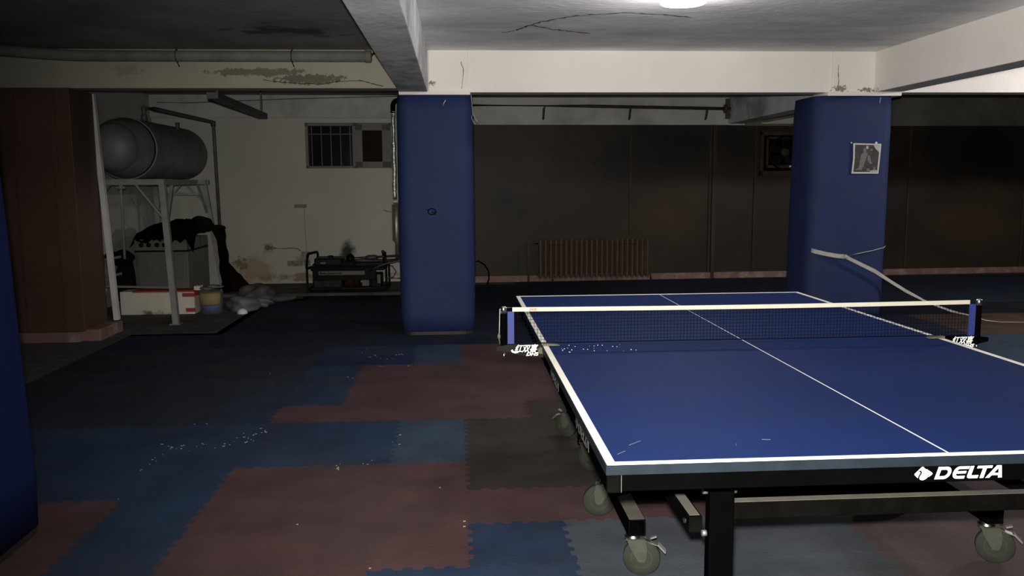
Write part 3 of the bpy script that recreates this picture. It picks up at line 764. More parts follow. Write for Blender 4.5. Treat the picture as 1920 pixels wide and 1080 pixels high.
# undercarriage: centre frame tubes and castors
for y_ in (1.30, 2.38):
    b = bm_new(); box(b, .30, 1.55, y_, y_ + .04, .165, .205, .003); obj('axle_rail', b, 'black_dusty', T)
for x in (.29, 1.565):
    for y0, y1 in ((1.03, 1.62), (2.14, 2.72)):
        b = bm_new(); t_ = .004; h0, h1, wd = .153, .211, .029
        # open-ended square tube
        box(b, x - wd, x + wd, y0, y1, h0, h0 + t_); box(b, x - wd, x + wd, y0, y1, h1 - t_, h1); box(b, x - wd, x - wd + t_, y0, y1, h0, h1); box(b, x + wd - t_, x + wd, y0, y1, h0, h1)
        o = obj('undercarriage_tube', b, 'black_dusty', T)
        b = bm_new(); box(b, x - wd + .002, x + wd - .002, y0 + .004, y1 - .004, h1, h1 + .0012); obj('dust_layer', b, 'dust', o)
for x in (.30, 1.22):
    b = bm_new(); bar(b, (x, 1.30, .20), (x, 1.16, .72), .03, .03); bar(b, (x, 1.44, .20) if False else (x, 1.34, .20), (x, 1.58, .72), .03, .03); obj('undercarriage_upright', b, 'black', T)
b = bm_new(); box(b, .93, 1.02, .42, .50, .59, .692, .004); obj('latch_block', b, 'black', T)
b = bm_new(); box(b, .985, 1.045, .44, .47, .575, .592, .003); obj('latch_handle', b, 'dust', T)
b = bm_new(); lathe(b, [(.008, 0), (.008, .12)], (.895, .45, .572), (0, 0, 1), 8); obj('latch_rod', b, 'steel', T)
def caster(x, y, ang, brake=True):
    """swivel castor: stem ring, fork, wheel, brake lever; wheel touches the floor at (x,y) offset by swivel"""
    R_, W_ = .064, .026
    ca, sa = math.cos(ang), math.sin(ang); f = Vector((ca, sa, 0)); s = Vector((-sa, ca, 0))   # f rolling direction, s axle
    c0 = Vector((x, y, 0)); wc = c0 + f * .030 + Vector((0, 0, R_))
    b = bm_new(); lathe(b, [(.026, .132), (.030, .134), (.030, .140), (.025, .144), (.025, .153)], c0, (0, 0, 1), 24)
    ring = obj('caster', b, 'chrome', T)
    b = bm_new()
    for sg in (-1, 1):
        o0 = wc + s * sg * (W_ / 2 + .006)
        up = Vector((0, 0, 1))
        poly = [(-.052, .070), (.012, .070), (.020, .035), (.016, .0), (.010, -.012), (-.010, -.012), (-.016, .0), (-.035, .030)]
        prism(b, poly, o0 - s * .0012, f, up, .0024 * (1 if f.cross(up).dot(s) > 0 else -1))
    A = c0 + Vector((0, 0, .130)); bar(b, A - f * .024, A + f * .040, W_ + .016, .005)
    obj('fork', b, 'wheel_hub', ring)
    b = bm_new(); lathe(b, [(R_ * .55, -W_ / 2), (R_ * .95, -W_ / 2), (R_, -W_ / 2 + .004), (R_, W_ / 2 - .004), (R_ * .95, W_ / 2), (R_ * .55, W_ / 2)], wc, s, 36)
    wh = obj('wheel', b, 'wheel', ring)
    b = bm_new()
    for sg in (-1, 1): lathe(b, [(0, .003), (.008, .004), (.010, .0), (.030, -.003), (.036, .001), (.037, -.004)], wc + s * sg * (W_ / 2), s * sg, 24, cap=False)
    obj('wheel_hub', b, 'wheel_hub', wh)
    if brake:
        b = bm_new(); q = c0 + f * .030 + Vector((0, 0, .128)); bar(b, q, q + f * .06 + Vector((0, 0, -.018)), .022, .003); bar(b, q + f * .055 + Vector((0, 0, -.012)), q + f * .082 + Vector((0, 0, -.040)), .030, .005)
        bar(b, q + f * .03 + Vector((0, 0, .006)), q + f * .05 + Vector((0, 0, .014)), .014, .006)
        obj('brake_lever', b, 'steel', ring)
for (x, y, a, br) in ((.285, 1.07, -.25, True), (.285, 1.60, 3.0, False), (.285, 2.17, -.7, True), (.285, 2.68, 2.4, True), (1.56, 1.07, -.45, True), (1.56, 1.58, 2.7, False), (1.56, 2.17, -.5, True), (1.56, 2.68, 2.2, False)):
    caster(x, y, a, br)

# ------------------------------------------------------------------ net set (clamped to the table, a thing of its own)
N = thing('table_tennis_net', 'dark blue ping-pong net with cream top tape stretched across the blue table', 'net', (.7625, 1.37, .76))
yN = 1.37; xl, xr, zb, zt = -.105, 1.632, .766, .892
bm = bm_new(); st = .0125; k = 0
x = xl
while x < xr:
    bar(bm, (x, yN, zb), (x, yN, zt), .0011, .0011); x += st
z = zb
while z < zt:
    bar(bm, (xl, yN, z), (xr, yN, z), .0011, .0011); z += st
obj('net_mesh', bm, 'net', N)
bm = bm_new(); ribbon(bm, [(xl - .005 + (xr - xl + .01) * k / 20, yN, .893 - .004 * math.sin(PI * k / 20)) for k in range(21)], (0, 0, .0155), .0035); o = obj('top_tape', bm, 'net_tape', N)
bm = bm_new(); put_text(bm, text_mesh('DHS', .010, .0004, .25, 1.35), (-.048, yN - .0022, .889), (1, 0, 0), (0, 0, 1)); box(bm, -.052, -.018, yN - .0020, yN - .0018, .8863, .8872); obj('lettering', bm, 'red_print', o)
bm = bm_new(); ribbon(bm, [(xl, yN, zb), (xr, yN, zb)], (0, 0, .004), .002); obj('bottom_cord', bm, 'net', N)
for sg in (0, 1):
    bx = -.128 if sg == 0 else 1.637
    bm = bm_new(); box(bm, bx, bx + .024, yN - .0025, yN + .0025, .765, .885); obj('side_sleeve', bm, 'net_side', N)
    px_ = -.1425 if sg == 0 else 1.6735
    bm = bm_new(); lathe(bm, [(.010, .752), (.011, .756), (.011, .884), (.010, .886)], (px_, yN, 0), (0, 0, 1), 16); post = obj('post', bm, 'black', N)
    bm = bm_new(); lathe(bm, [(.0115, .880), (.0115, .900), (.008, .904), (0, .905)], (px_, yN, 0), (0, 0, 1), 16); obj('post_cap', bm, 'chrome', post)
    bm = bm_new(); lathe(bm, [(.003, .715), (.006, .717), (.006, .727), (.003, .729), (.003, .752)], (px_, yN, 0), (0, 0, 1), 10); obj('tension_screw', bm, 'chrome', post)
    d = -1 if sg == 0 else 1
    # bracket plate, sloping underside towards the table
    if sg == 0: poly = [(-.170, .757), (-.170, .742), (-.12, .735), (-.08, .722), (.012, .712), (.012, .738), (-.002, .742), (-.002, .762), (-.04, .765), (-.13, .763)]
    else: poly = [(1.712, .757), (1.712, .742), (1.66, .730), (1.60, .714), (1.513, .712), (1.513, .738), (1.527, .742), (1.527, .762), (1.56, .765), (1.66, .763)]
    bm = bm_new(); prism(bm, poly, (0, yN - .004, 0), (1, 0, 0), (0, 0, 1), -.02 if False else .008)
    br = obj('bracket', bm, 'bracket' if sg == 0 else 'black', N)
    bm = bm_new()
    ex = .0 if sg == 0 else 1.525
    prism(bm, [(ex - d * .062 if False else ex - d * -.0, .7612), (ex + (-d) * .062, .7612), (ex + (-d) * .05, .766), (ex, .769)], (0, yN - .012, 0), (1, 0, 0), (0, 0, 1), .024)
    obj('top_jaw', bm, 'cork', br)
    bm = bm_new(); lathe(bm, [(.010, -.010), (.013, -.006), (.013, .006), (.010, .010)], (ex + d * .006, yN - .018, .741), (0, 1, 0), 14); obj('clamp_pad', bm, 'cork', br)
    bm = bm_new(); lathe(bm, [(.004, .690), (.004, .735)], (ex + (-d) * .022, yN, 0), (0, 0, 1), 10); lathe(bm, [(.014, .683), (.015, .690), (.008, .695)], (ex + (-d) * .022, yN, 0), (0, 0, 1), 12); obj('clamp_screw', bm, 'black_dusty', br)
    # printed maker's name
    bm = bm_new(); tx = -.105 if sg == 0 else 1.565
    put_text(bm, text_mesh('红双喜', .031, .0004, .35, .92, space=.92), (tx, yN - .0128, .7372), (1, 0, 0), (0, 0, 1))
    put_text(bm, text_mesh('DHS', .017, .0006, .35, 1.35), (tx + .043, yN - .0128, .7215), (1, 0, 0), (0, 0, 1))
    prism(bm, [(tx - .012, .742), (tx - .008, .735), (tx + .004, .731), (tx + .018, .734), (tx + .004, .736), (tx - .004, .741), (tx - .006, .746)], (0, yN - .0122, 0), (1, 0, 0), (0, 0, 1), .0006)
    obj('lettering', bm, 'white_print', br)
# tightening cord outside the left post
bm = bm_new(); tube(bm, [(-.112, yN, .899), (-.142, yN - .004, .902), (-.156, yN, .895), (-.158, yN - .002, .83), (-.159, yN - .002, .80)], .0013, 6); obj('cord', bm, 'strap', N)
bm = bm_new(); lathe(bm, [(.003, .785), (.006, .788), (.006, .797), (.003, .805)], (-.160, yN - .002, 0), (0, 0, 1), 10); tube(bm, [(-.160, yN - .002, .786), (-.157, yN - .001, .765)], .002, 6); obj('cord_toggle', bm, 'cork', N)

# ------------------------------------------------------------------ ceiling lamps
def dome_lamp(x, y, label, s, R_=.15, zc=2.5):
    t = thing('ceiling_lamp', label, 'lamp', (x, y, zc - .1), 'round ceiling lamps')
    b = bm_new(); lathe(b, [(R_ * 1.02, 0), (R_ * 1.02, -.018), (R_ * .97, -.022), (0, -.022)], (x, y, zc), (0, 0, 1), 40); obj('lamp_base', b, 'white_pl', t)
    b = bm_new(); lathe(b, [(R_ * .90, -.022), (R_ * .93, -.04), (R_ * .90, -.088), (R_ * .86, -.094)], (x, y, zc), (0, 0, 1), 40, cap=False)
    obj('lamp_globe', b, lampmat('lit_globe', s), t)
    b = bm_new(); lathe(b, [(R_ * .86, -.094), (R_ * .6, -.100), (0, -.102)], (x, y, zc), (0, 0, 1), 40, cap=False)
    obj('lamp_cap', b, lampmat('frosted_cap', s * .07), t)
    return t
dome_lamp(1.06, 3.46, 'round lit ceiling lamp cut off by the top edge of the photo', LAMP_MID)
dome_lamp(.75, -2.6, 'added unseen fill lamp over the near end, behind the viewpoint', FILL_NEAR)  # unseen lamp added for weak ambient fill
dome_lamp(6.3, 4.3, 'round lit ceiling lamp in the right-hand bay', LAMP_RIGHT)

# ------------------------------------------------------------------ pipes
t = thing('ceiling_pipe', 'thick grey wrapped pipe hung along the top of the left beam', 'pipe', (-2.3, 5.75, 2.43))
bm = bm_new(); tube(bm, bend([(-5.2, 5.3, 2.47), (-4.1, 5.62, 2.452), (-3.5, 5.78, 2.424), (-2.3, 5.78, 2.424), (-1.05, 5.78, 2.424)], .2), .046, 20); obj('pipe_run', bm, 'pipe_grey', t)
bm = bm_new(); lathe(bm, [(.052, 0), (.052, .05), (.043, .055)], (-1.06, 5.78, 2.424), (1, 0, 0), 20); tube(bm, [(-1.02, 5.79, 2.43), (-.955, 5.80, 2.47)], .022, 10); obj('pipe_end', bm, 'pipe_grey', t)
for x in (-2.62, -1.67):
    bm = bm_new(); tube(bm, [(x, 5.78 + .05 * math.cos(a * PI / 8), 2.424 + .05 * math.sin(a * PI / 8)) for a in range(16)], .005, 6, closed=True); bar(bm, (x, 5.78, 2.47), (x, 5.79, 2.5), .012, .006); tube(bm, [(x, 5.78, 2.374), (x + .01, 5.80, 2.34)], .005, 6)
    obj('hanger', bm, 'pipe_dark', t)
t = thing('heating_pipe', 'dark horizontal pipe on short brackets above the brown panelling', 'pipe', (1.8, 9.9, 2.36))
bm = bm_new(); tube(bm, [(-.5, RY(-.5) - .09, 2.375), (1.5, RY(1.5) - .09, 2.365), (3.46, RY(3.46) - .09, 2.335)], .022, 12); obj('pipe_run', bm, 'pipe_dark', t)
for x in (.95, 2.13, 3.20):
    bm = bm_new(); tube(bm, bend([(x - .05, RY(x) - .09, 2.358), (x - .065, RY(x) - .085, 2.33), (x - .065, RY(x) - .03, 2.22), (x - .065, RY(x) + .0, 2.20)], .03), .016, 8); obj('bracket', bm, 'pipe_dark', t)
bm = bm_new(); lathe(bm, [(.06, -.05), (.06, -.02), (.035, -.015), (.035, .03)], (3.42, RY(3.42) - .09, 2.335), (1, 0, 0), 16); bar(bm, (3.42, RY(3.4) - .09, 2.47), (3.42, RY(3.4) - .09, 2.20), .05, .06); obj('valve', bm, 'pipe_dark', t)
# timber / steel bar across the left bay ceiling
bm = bm_new(); bar(bm, (-2.44, 6.13, 2.135), (-2.50, 8.42, 2.13), .10, .055)
bar(bm, (-2.44, 6.3, 2.16), (-2.44, 6.3, 2.5), .02, .02); bar(bm, (-2.49, 8.3, 2.15), (-2.49, 8.3, 2.5), .02, .02)
tag(obj('ceiling_bar', bm, 'dark_steel'), 'dark flat steel bar hung across the ceiling of the left rear bay', 'bar')
# foil wrapped flue behind the middle pillar
t = thing('exhaust_flue', 'foil-wrapped vertical pipe half hidden at the left edge of the middle pillar', 'pipe', (-1.10, RY(-1.1) - .06, .3))
yy = RY(-1.1) - .07
bm = bm_new(); rr = random.Random(2)
tube(bm, [(-1.115 + rr.uniform(-.004, .004), yy, 2.29 - k * .05) for k in range(24)], [.026 + rr.uniform(-.004, .006) for k in range(24)], 10); obj('foil_wrap', bm, 'foil', t)
bm = bm_new(); tube(bm, bend([(-1.115, yy, 2.27), (-1.115, yy, 2.42), (-.95, yy, 2.46)], .09), .032, 10); obj('elbow', bm, 'black', t)
bm = bm_new(); tube(bm, [(-1.105, yy, 1.12), (-1.105, yy, 1.08), (-1.105, yy, 1.07), (-1.105, yy, .60), (-1.10, yy, .56), (-1.10, yy, .33)], [.03, .03, .055, .055, .028, .028], 12); obj('silencer', bm, 'steel', t)
bm = bm_new(); tube(bm, bend([(-1.10, yy, .36), (-1.10, yy - .1, .34), (-1.2, yy - .25, .35), (-1.76, 9.3, .375)], .06), [.022] * 3 + [.022] * 100 if False else .022, 10); obj('exhaust_pipe', bm, 'pipe_dark', t)

# ------------------------------------------------------------------ radiator
t = thing('radiator', 'old brown cast-iron column radiator against the brown panelled wall', 'radiator', (1.55, RY(1.5) - .12, .03))
ns = 22; x0r, x1r = .79, 2.34; dx = (x1r - x0r) / ns
for k in range(ns):
    x = x0r + (k + .5) * dx; y = RY(x) - .13
    bm = bm_new()
    for dy in (-.045, .045):
        tube(bm, [(x, y + dy, .055), (x, y + dy, .075), (x, y + dy, .10), (x, y + dy, .53), (x, y + dy, .56), (x, y + dy, .585)], [.016, .021, .0185, .0185, .021, .014], 8)
    for z in (.10, .53): lathe(bm, [(.020, -dx / 2 + .004), (.026, -.006), (.026, .006), (.020, dx / 2 - .004)], (x, y, z), (1, 0, 0), 10); bar(bm, (x, y - .045, z), (x, y + .045, z), .026, .036)
    obj('radiator_section', bm, 'radiator', t)
bm = bm_new()
for z in (.10, .53): lathe(bm, [(.014, 0), (.014, x1r - x0r + .02)], (x0r - .01, RY(x0r) - .13, z), (1, .04, 0), 10)
obj('radiator_nipples', bm, 'radiator', t)
bm = bm_new(); yy = RY(.7) - .13; tube(bm, bend([(.80, yy, .53), (.685, yy, .53), (.665, yy, .50), (.665, yy, .0)], .03), .013, 10); obj('feed_pipe', bm, 'radiator', t)
bm = bm_new(); tube(bm, bend([(2.33, RY(2.33) - .13, .10), (2.36, RY(2.36) - .13, .09), (2.37, RY(2.37) - .13, .0)], .02), .013, 10); tube(bm, [(1.0, RY(1) - .1, .07), (1.0, RY(1) - .1, .0)], .014, 8); obj('return_pipe', bm, 'pipe_dark', t)
# little hose by the middle pillar's right foot
bm = bm_new(); tube(bm, [(-.15, 9.55, .30), (-.02, 9.52, .33), (.06, 9.5, .28), (.11, 9.5, .20), (.115, 9.5, .10), (.09, 9.5, .012)], .010, 8)
tag(obj('hose', bm, 'black'), 'short black hose looping to the floor right of the middle pillar', 'hose')

# ------------------------------------------------------------------ exhaust fan in the brown panelling
t = thing('exhaust_fan', 'dark exhaust fan in a square wooden frame near the right pillar', 'fan', (4.26, RY(4.26), 1.45))
fx0, fx1, fz0, fz1 = 3.92, 4.60, 1.43, 2.03
bm = bm_new()
for (a, b, c, d) in ((fx0, fx1, fz0, fz0 + .06), (fx0, fx1, fz1 - .05, fz1), (fx0, fx0 + .05, fz0, fz1), (fx1 - .05, fx1, fz0, fz1)): backslab(a, b, c, d, 0, .035, None, bmx=bm)
obj('outer_frame', bm, 'batten', t)
bm = bm_new()
for (a, b, c, d) in ((fx0 + .09, fx1 - .07, fz0 + .10, fz0 + .14), (fx0 + .09, fx1 - .07, fz1 - .10, fz1 - .07), (fx0 + .09, fx0 + .12, fz0 + .10, fz1 - .07), (fx1 - .10, fx1 - .07, fz0 + .10, fz1 - .07)): backslab(a, b, c, d, 0, .03, None, bmx=bm)
obj('inner_frame', bm, 'batten', t)
bm = bm_new(); backslab(fx0 + .05, fx1 - .05, fz0 + .06, fz1 - .05, 0, .006, None, bmx=bm); obj('back_plate', bm, 'black', t)
fc = Vector((4.27, RY(4.27) - .03, 1.735))
bm = bm_new(); lathe(bm, [(.225, -.0), (.235, .01), (.235, .03), (.225, .035), (.21, .03)], fc, (0, -1, 0), 36, cap=False); obj('shroud_ring', bm, 'fanblade', t)
for k in range(5):
    bm = bm_new(); a = k * 2 * PI / 5 + .3; u_ = Vector((math.cos(a), 0, math.sin(a))); v_ = Vector((-math.sin(a), -.25, math.cos(a)))
    prism(bm, [(.04, -.025), (.10, -.06), (.19, -.075), (.205, .0), (.19, .05), (.10, .03), (.04, .025)], fc, u_, v_, .003); obj('fan_blade', bm, 'fanblade', t)
bm = bm_new(); lathe(bm, [(.062, 0), (.062, .03), (.05, .042), (0, .046)], fc + Vector((.0, 0, .01)), (0, -1, 0), 24); obj('fan_hub', bm, 'fanhub', t)
bm = bm_new(); backslab(4.345, 4.41, 1.515, 1.565, .03, .034, None, bmx=bm); obj('tag', bm, 'white_pl', t, label='small white tag')
# pale board wedge added in place of a light patch above the fan
bm = bm_new(); prism(bm, [(3.95, 2.15), (4.36, 2.15), (4.36, 2.22)], (0, RY(4.1) - .10, 0), (1, 0, 0), (0, 0, 1), .02)
bar(bm, (3.9, RY(4) - .1, 2.14), (4.4, RY(4.3) - .1, 2.14), .06, .018)
tag(obj('light_patch_board', bm, 'wall_white'), 'pale wedge of board standing in for a light patch above the exhaust fan', 'board')

# ------------------------------------------------------------------ wall fittings of the left rear bay
yw = RY(-2.5)
t = thing('wall_socket', 'small square socket low on the white back wall left of the generator', 'socket', (-2.80, RY(-2.8), .47))
bm = bm_new(); box(bm, -2.85, -2.75, RY(-2.8) - .035, RY(-2.8) + .01, .47, .57, .006); obj('socket_box', bm, 'socket', t)
bm = bm_new(); lathe(bm, [(.036, 0), (.036, .006), (.028, .006), (.026, .001), (0, .001)], (-2.80, RY(-2.8) - .035, .52), (0, -1, 0), 20); obj('socket_ring', bm, 'winframe', t)
bm = bm_new(); lathe(bm, [(.006, -.012), (.02, -.012), (.022, .02), (.01, .045)], (-2.755, RY(-2.75) - .03, .515), (1, 0, -.1), 10); tube(bm, [(-2.72, RY(-2.7) - .025, .512), (-2.6, RY(-2.6) - .015, .502), (-2.5, RY(-2.5) - .012, .508), (-2.42, RY(-2.4) - .012, .50), (-2.38, RY(-2.4) - .012, .47)], .007, 8)
tag(obj('power_cable', bm, 'pipe_grey'), 'grey plug and cable running right from the wall socket', 'cable')
def patch(x0, x1, z0, z1, m_, label, name='wall_patch', cat='patch'):
    b = bm_new(); box(b, x0, x1, RY((x0 + x1) / 2) - .012, RY((x0 + x1) / 2) + .01, z0, z1, .004)
    tag(obj(name, b, m_), label, cat, 'patches on the white wall' if name == 'wall_patch' else None)
M['mortar'] = mat('grey_filler', (.21, .20, .15), .95, var=.35, scale=20, bump=.4)
patch(-2.56, -2.36, .265, .335, 'mortar', 'grey filler patch low on the white wall, left one near the generator')
patch(-2.345, -2.26, .27, .34, 'mortar', 'small round grey filler patch just left of the generator handle')
patch(-2.37, -2.27, .39, .46, 'mortar', 'smudged grey filler patch at the end of the socket cable')
patch(-2.445, -2.285, 1.04, 1.085, 'mortar', 'narrow grey bracket plate on the white wall below the window', 'wall_plate', 'plate')
bm = bm_new(); tube(bm, [(-2.31, RY(-2.31) - .006, 1.04), (-2.315, RY(-2.31) - .006, .8), (-2.30, RY(-2.31) - .006, .43)], .003, 5); tag(obj('wire', bm, 'mortar'), 'thin grey wire down the wall from the narrow bracket plate', 'wire')
bm = bm_new(); tube(bm, [(-1.13, RY(-1.13) - .02, .97), (-1.22, RY(-1.2) - .02, .98), (-1.27, RY(-1.27) - .01, 1.0)], .004, 5); tag(obj('wire', bm, 'wire'), 'short stub of wire beside the foil-wrapped flue', 'wire')

# ------------------------------------------------------------------ generator
G = thing('generator', 'black open-frame portable generator on the floor ledge by the white wall', 'generator', (-1.65, 9.0, .035))
gx0, gx1, gy0, gy1, gz = -2.14, -1.17, 8.82, 9.30, .035
for gy in (gy0, gy1):
    bm = bm_new(); r = .014
    tube(bm, bend([(gx0, gy, gz + .02), (gx0, gy, .33), (gx1, gy, .33) if False else (gx0, gy, .34)], .03), r, 10)
    bm.free(); bm = bm_new()
    tube(bm, bend([(gx0 + .005, gy, .06), (gx0 + .005, gy, .33), (gx0 + .05, gy, .345), (gx1 - .05, gy, .345), (gx1 - .005, gy, .33), (gx1 - .005, gy, .06), (gx1 - .06, gy, gz + .015), (gx0 + .06, gy, gz + .015)], .03), r, 10, closed=True)
    obj('side_frame', bm, 'gen_black', G)
for gx in (gx0, gx1):
    bm = bm_new(); lean = .015 if gx == gx0 else -.015
    tube(bm, bend([(gx, gy0, .33), (gx + lean, gy0 + .01, .475), (gx + lean, gy0 + .06, .505), (gx + lean * 5, gy1 - .12, .505), (gx + lean * 5, gy1 - .05, .475), (gx + lean * 4, gy1, .33)], .04), .015, 10); obj('handle', bm, 'gen_black', G)
    bm = bm_new(); bar(bm, (gx, gy0, .06), (gx, gy1, .06), .022, .022); obj('skid', bm, 'gen_black', G)
bm = bm_new(); box(bm, -2.06, -1.72, 8.90, 9.24, .348, .445, .02); lathe(bm, [(.035, .44), (.035, .46), (.02, .465)], (-1.88, 9.08, 0), (0, 0, 1), 16); obj('fuel_tank', bm, 'gen_teal', G)
bm = bm_new(); box(bm, -1.98, -1.915, 8.894, 8.901, .375, .395); obj('tank_sticker', bm, 'gen_label', G)
bm = bm_new(); box(bm, -2.10, -1.20, 8.86, 9.26, .295, .345, .01); obj('top_deck', bm, 'gen_black', G)
bm = bm_new(); box(bm, -2.07, -1.30, 8.84, 8.87, .175, .31, .005); obj('control_panel', bm, 'gen_black', G)
bm = bm_new(); box(bm, -1.995, -1.435, 8.812, 8.822, .243, .292, .002); lab = obj('name_plate', bm, 'gen_label', G)
bm = bm_new(); put_text(bm, text_mesh('Bava Jeneratör', .036, .0014, .15, 1.28), (-1.985, 8.8115, .255), (1, 0, 0), (0, 0, 1)); obj('lettering', bm, 'gen_black', lab)
bm = bm_new(); box(bm, -2.08, -1.72, 8.88, 9.20, .07, .24, .02)
for k in range(6): box(bm, -1.98 + k * .035, -1.965 + k * .035, 8.868, 9.2, .09, .22)
obj('engine', bm, 'gen_metal', G)
bm = bm_new(); lathe(bm, [(.10, 0), (.105, .02), (.105, .11), (.085, .13)], (-1.70, 9.03, .165), (1, 0, 0), 24); lathe(bm, [(.085, 0), (.09, .01), (.09, .06)], (-1.58, 9.03, .165), (1, 0, 0), 24); obj('alternator', bm, 'gen_red', G)
bm = bm_new(); box(bm, -1.475, -1.39, 8.855, 9.2, .10, .235, .006); obj('socket_panel', bm, 'winframe', G)
bm = bm_new(); box(bm, -1.485, -1.40, 8.848, 8.856, .185, .20); box(bm, -1.43, -1.395, 8.848, 8.856, .11, .18); obj('panel_labels', bm, 'gen_label', G)
bm = bm_new(); box(bm, -1.37, -1.24, 8.87, 9.2, .08, .24, .008); obj('battery', bm, 'gen_black', G)
bm = bm_new(); box(bm, -1.288, -1.25, 8.862, 8.871, .13, .24); obj('white_sticker', bm, 'gen_label', G)
bm = bm_new(); lathe(bm, [(.018, 0), (.04, .01), (.055, .05), (.045, .11), (.018, .135)], (-1.64, 9.10, .345), (0, 0, 1), 14); box(bm, -1.74, -1.58, 8.95, 9.2, .34, .40, .01); obj('exhaust_manifold', bm, 'gen_black', G)
bm = bm_new(); tube(bm, bend([(-1.70, 9.14, .43), (-1.45, 9.16, .425), (-1.0, 9.25, .44)], .05), .014, 8); lathe(bm, [(.016, 0), (.032, .03), (.034, .12), (.018, .16)], (-1.46, 9.16, .424), (1, .1, .02), 14); obj('exhaust_pipe', bm, 'pipe_dark', G)
bm = bm_new(); tube(bm, [(-1.38, 8.84, .28), (-1.30, 8.82, .33), (-1.2, 8.80, .37), (-1.05, 8.85, .40), (-.9, 8.9, .40)], .009, 8); tube(bm, [(-1.18, 8.86, .36), (-1.10, 8.88, .34), (-1.06, 8.9, .27), (-1.10, 8.9, .20), (-1.18, 8.88, .19)], .007, 8); tube(bm, [(-1.16, 8.9, .19), (-1.0, 8.95, .18), (-.85, 9.0, .20)], .007, 8)
tag(obj('power_cable', bm, 'dark_steel'), 'grey cables looping from the generator towards the pillar', 'cable')
bm = bm_new(); box(bm, -2.60, -2.30, 9.28, 9.33, .035, .05, .004); tag(obj('wood_strip', bm, 'batten_dark'), 'thin dark stick lying on the ledge left of the generator', 'stick')

# ------------------------------------------------------------------ water tank on its stand
K = thing('water_tank', 'horizontal grey steel water tank with domed ends on a tall stand', 'tank', (-3.52, 7.9, 1.41))
xc, zc, R_ = -3.525, 1.712, .298
bm = bm_new(); prof = [(R_, 0), (R_, 1.78)]; lathe(bm, [(R_ * math.cos(a), 1.78 + .26 * math.sin(a)) for a in [k * PI / 2 / 8 for k in range(8)]][:0] + [(R_ * .99, 0)] + [(R_, .01), (R_, 1.70)] + [(R_ * math.cos(k * PI / 16), 1.70 + .26 * math.sin(k * PI / 16)) for k in range(1, 8)] + [(0, 1.96)], (xc, 6.98, zc), (0, 1, 0), 48); obj('tank_shell', bm, 'tank', K)
bm = bm_new(); lathe(bm, [(R_ * .985, 0), (R_ * .97, .05), (R_ * .925, .12), (R_ * .86, .20), (.235, .275), (.228, .285), (.228, .30), (.215, .34), (.185, .38), (.13, .415), (.06, .432), (0, .436)], (xc, 6.975, zc), (0, -1, 0), 48); obj('tank_head', bm, 'tank', K)
bm = bm_new(); lathe(bm, [(R_ + .001, -.02), (R_ + .010, -.012), (R_ + .010, .018), (R_ + .001, .026)], (xc, 6.975, zc), (0, 1, 0), 48, cap=False); obj('seam_ring', bm, 'angle', K)
bm = bm_new(); lathe(bm, [(.03, 0), (.03, .06), (.02, .065), (.02, .11), (.026, .115), (.026, .14)], (xc + .10, 7.25, zc + R_ - .02), (0, 0, 1), 14); lathe(bm, [(.02, 0), (.02, .06), (.024, .065), (.024, .08)], (xc + .19, 8.0, zc + R_ - .06), (0, 0, 1), 12); obj('top_fitting', bm, 'dark_steel', K)
St = thing('tank_stand', 'tall grey angle-iron stand carrying the water tank', 'stand', (-3.52, 7.9, 0))
legs = [((-3.13, 6.78, 1.40), (-3.055, 6.74, 0)), ((-3.36, 8.98, 1.40), (-3.205, 9.05, .035)), ((-3.93, 6.98, 1.40), (-3.93, 6.98, 0)), ((-3.93, 8.98, 1.40), (-3.93, 9.0, .035))]
for a, b in legs:
    bm = bm_new(); bar(bm, a, b, .055, .055, (0, 1, 0)); o = obj('leg', bm, 'angle', St)
    bm = bm_new(); box(bm, b[0] - .05, b[0] + .05, b[1] - .05, b[1] + .05, b[2], b[2] + .008); obj('foot_plate', bm, 'angle', o)
bm = bm_new()
box(bm, -3.98, -3.10, 6.74, 6.80, 1.355, 1.41); box(bm, -3.98, -3.30, 8.95, 9.01, 1.355, 1.41); box(bm, -3.98, -3.93, 6.74, 9.01, 1.355, 1.41)
bar(bm, (-3.13, 6.78, 1.38), (-3.36, 8.98, 1.38), .05, .055)
for y in (7.3, 8.5): box(bm, -3.95, -3.2, y - .025, y + .025, 1.36, 1.412)
obj('platform', bm, 'angle', St)
for (a, b) in (((-3.14, 6.77, 1.05), (-3.38, 6.77, 1.37)), ((-3.9, 6.97, 1.1), (-3.66, 6.9, 1.37)), ((-3.13, 6.86, 1.0), (-3.17, 7.2, 1.37)), ((-3.32, 8.9, 1.02), (-3.27, 8.4, 1.37)), ((-3.33, 8.98, 1.1), (-3.60, 8.98, 1.37)), ((-3.90, 8.98, 1.05), (-3.62, 8.98, 1.37))):
    bm = bm_new(); bar(bm, a, b, .03, .018); obj('brace', bm, 'angle', St)
bm = bm_new(); bar(bm, (-3.93, 6.98, .36), (-3.08, 6.755, .36), .02, .02); obj('stretcher', bm, 'angle', St)
bm = bm_new(); bar(bm, (-3.34, 8.98, 1.24), (-3.93, 8.98, 1.24), .04, .03); obj('stretcher', bm, 'angle', St)
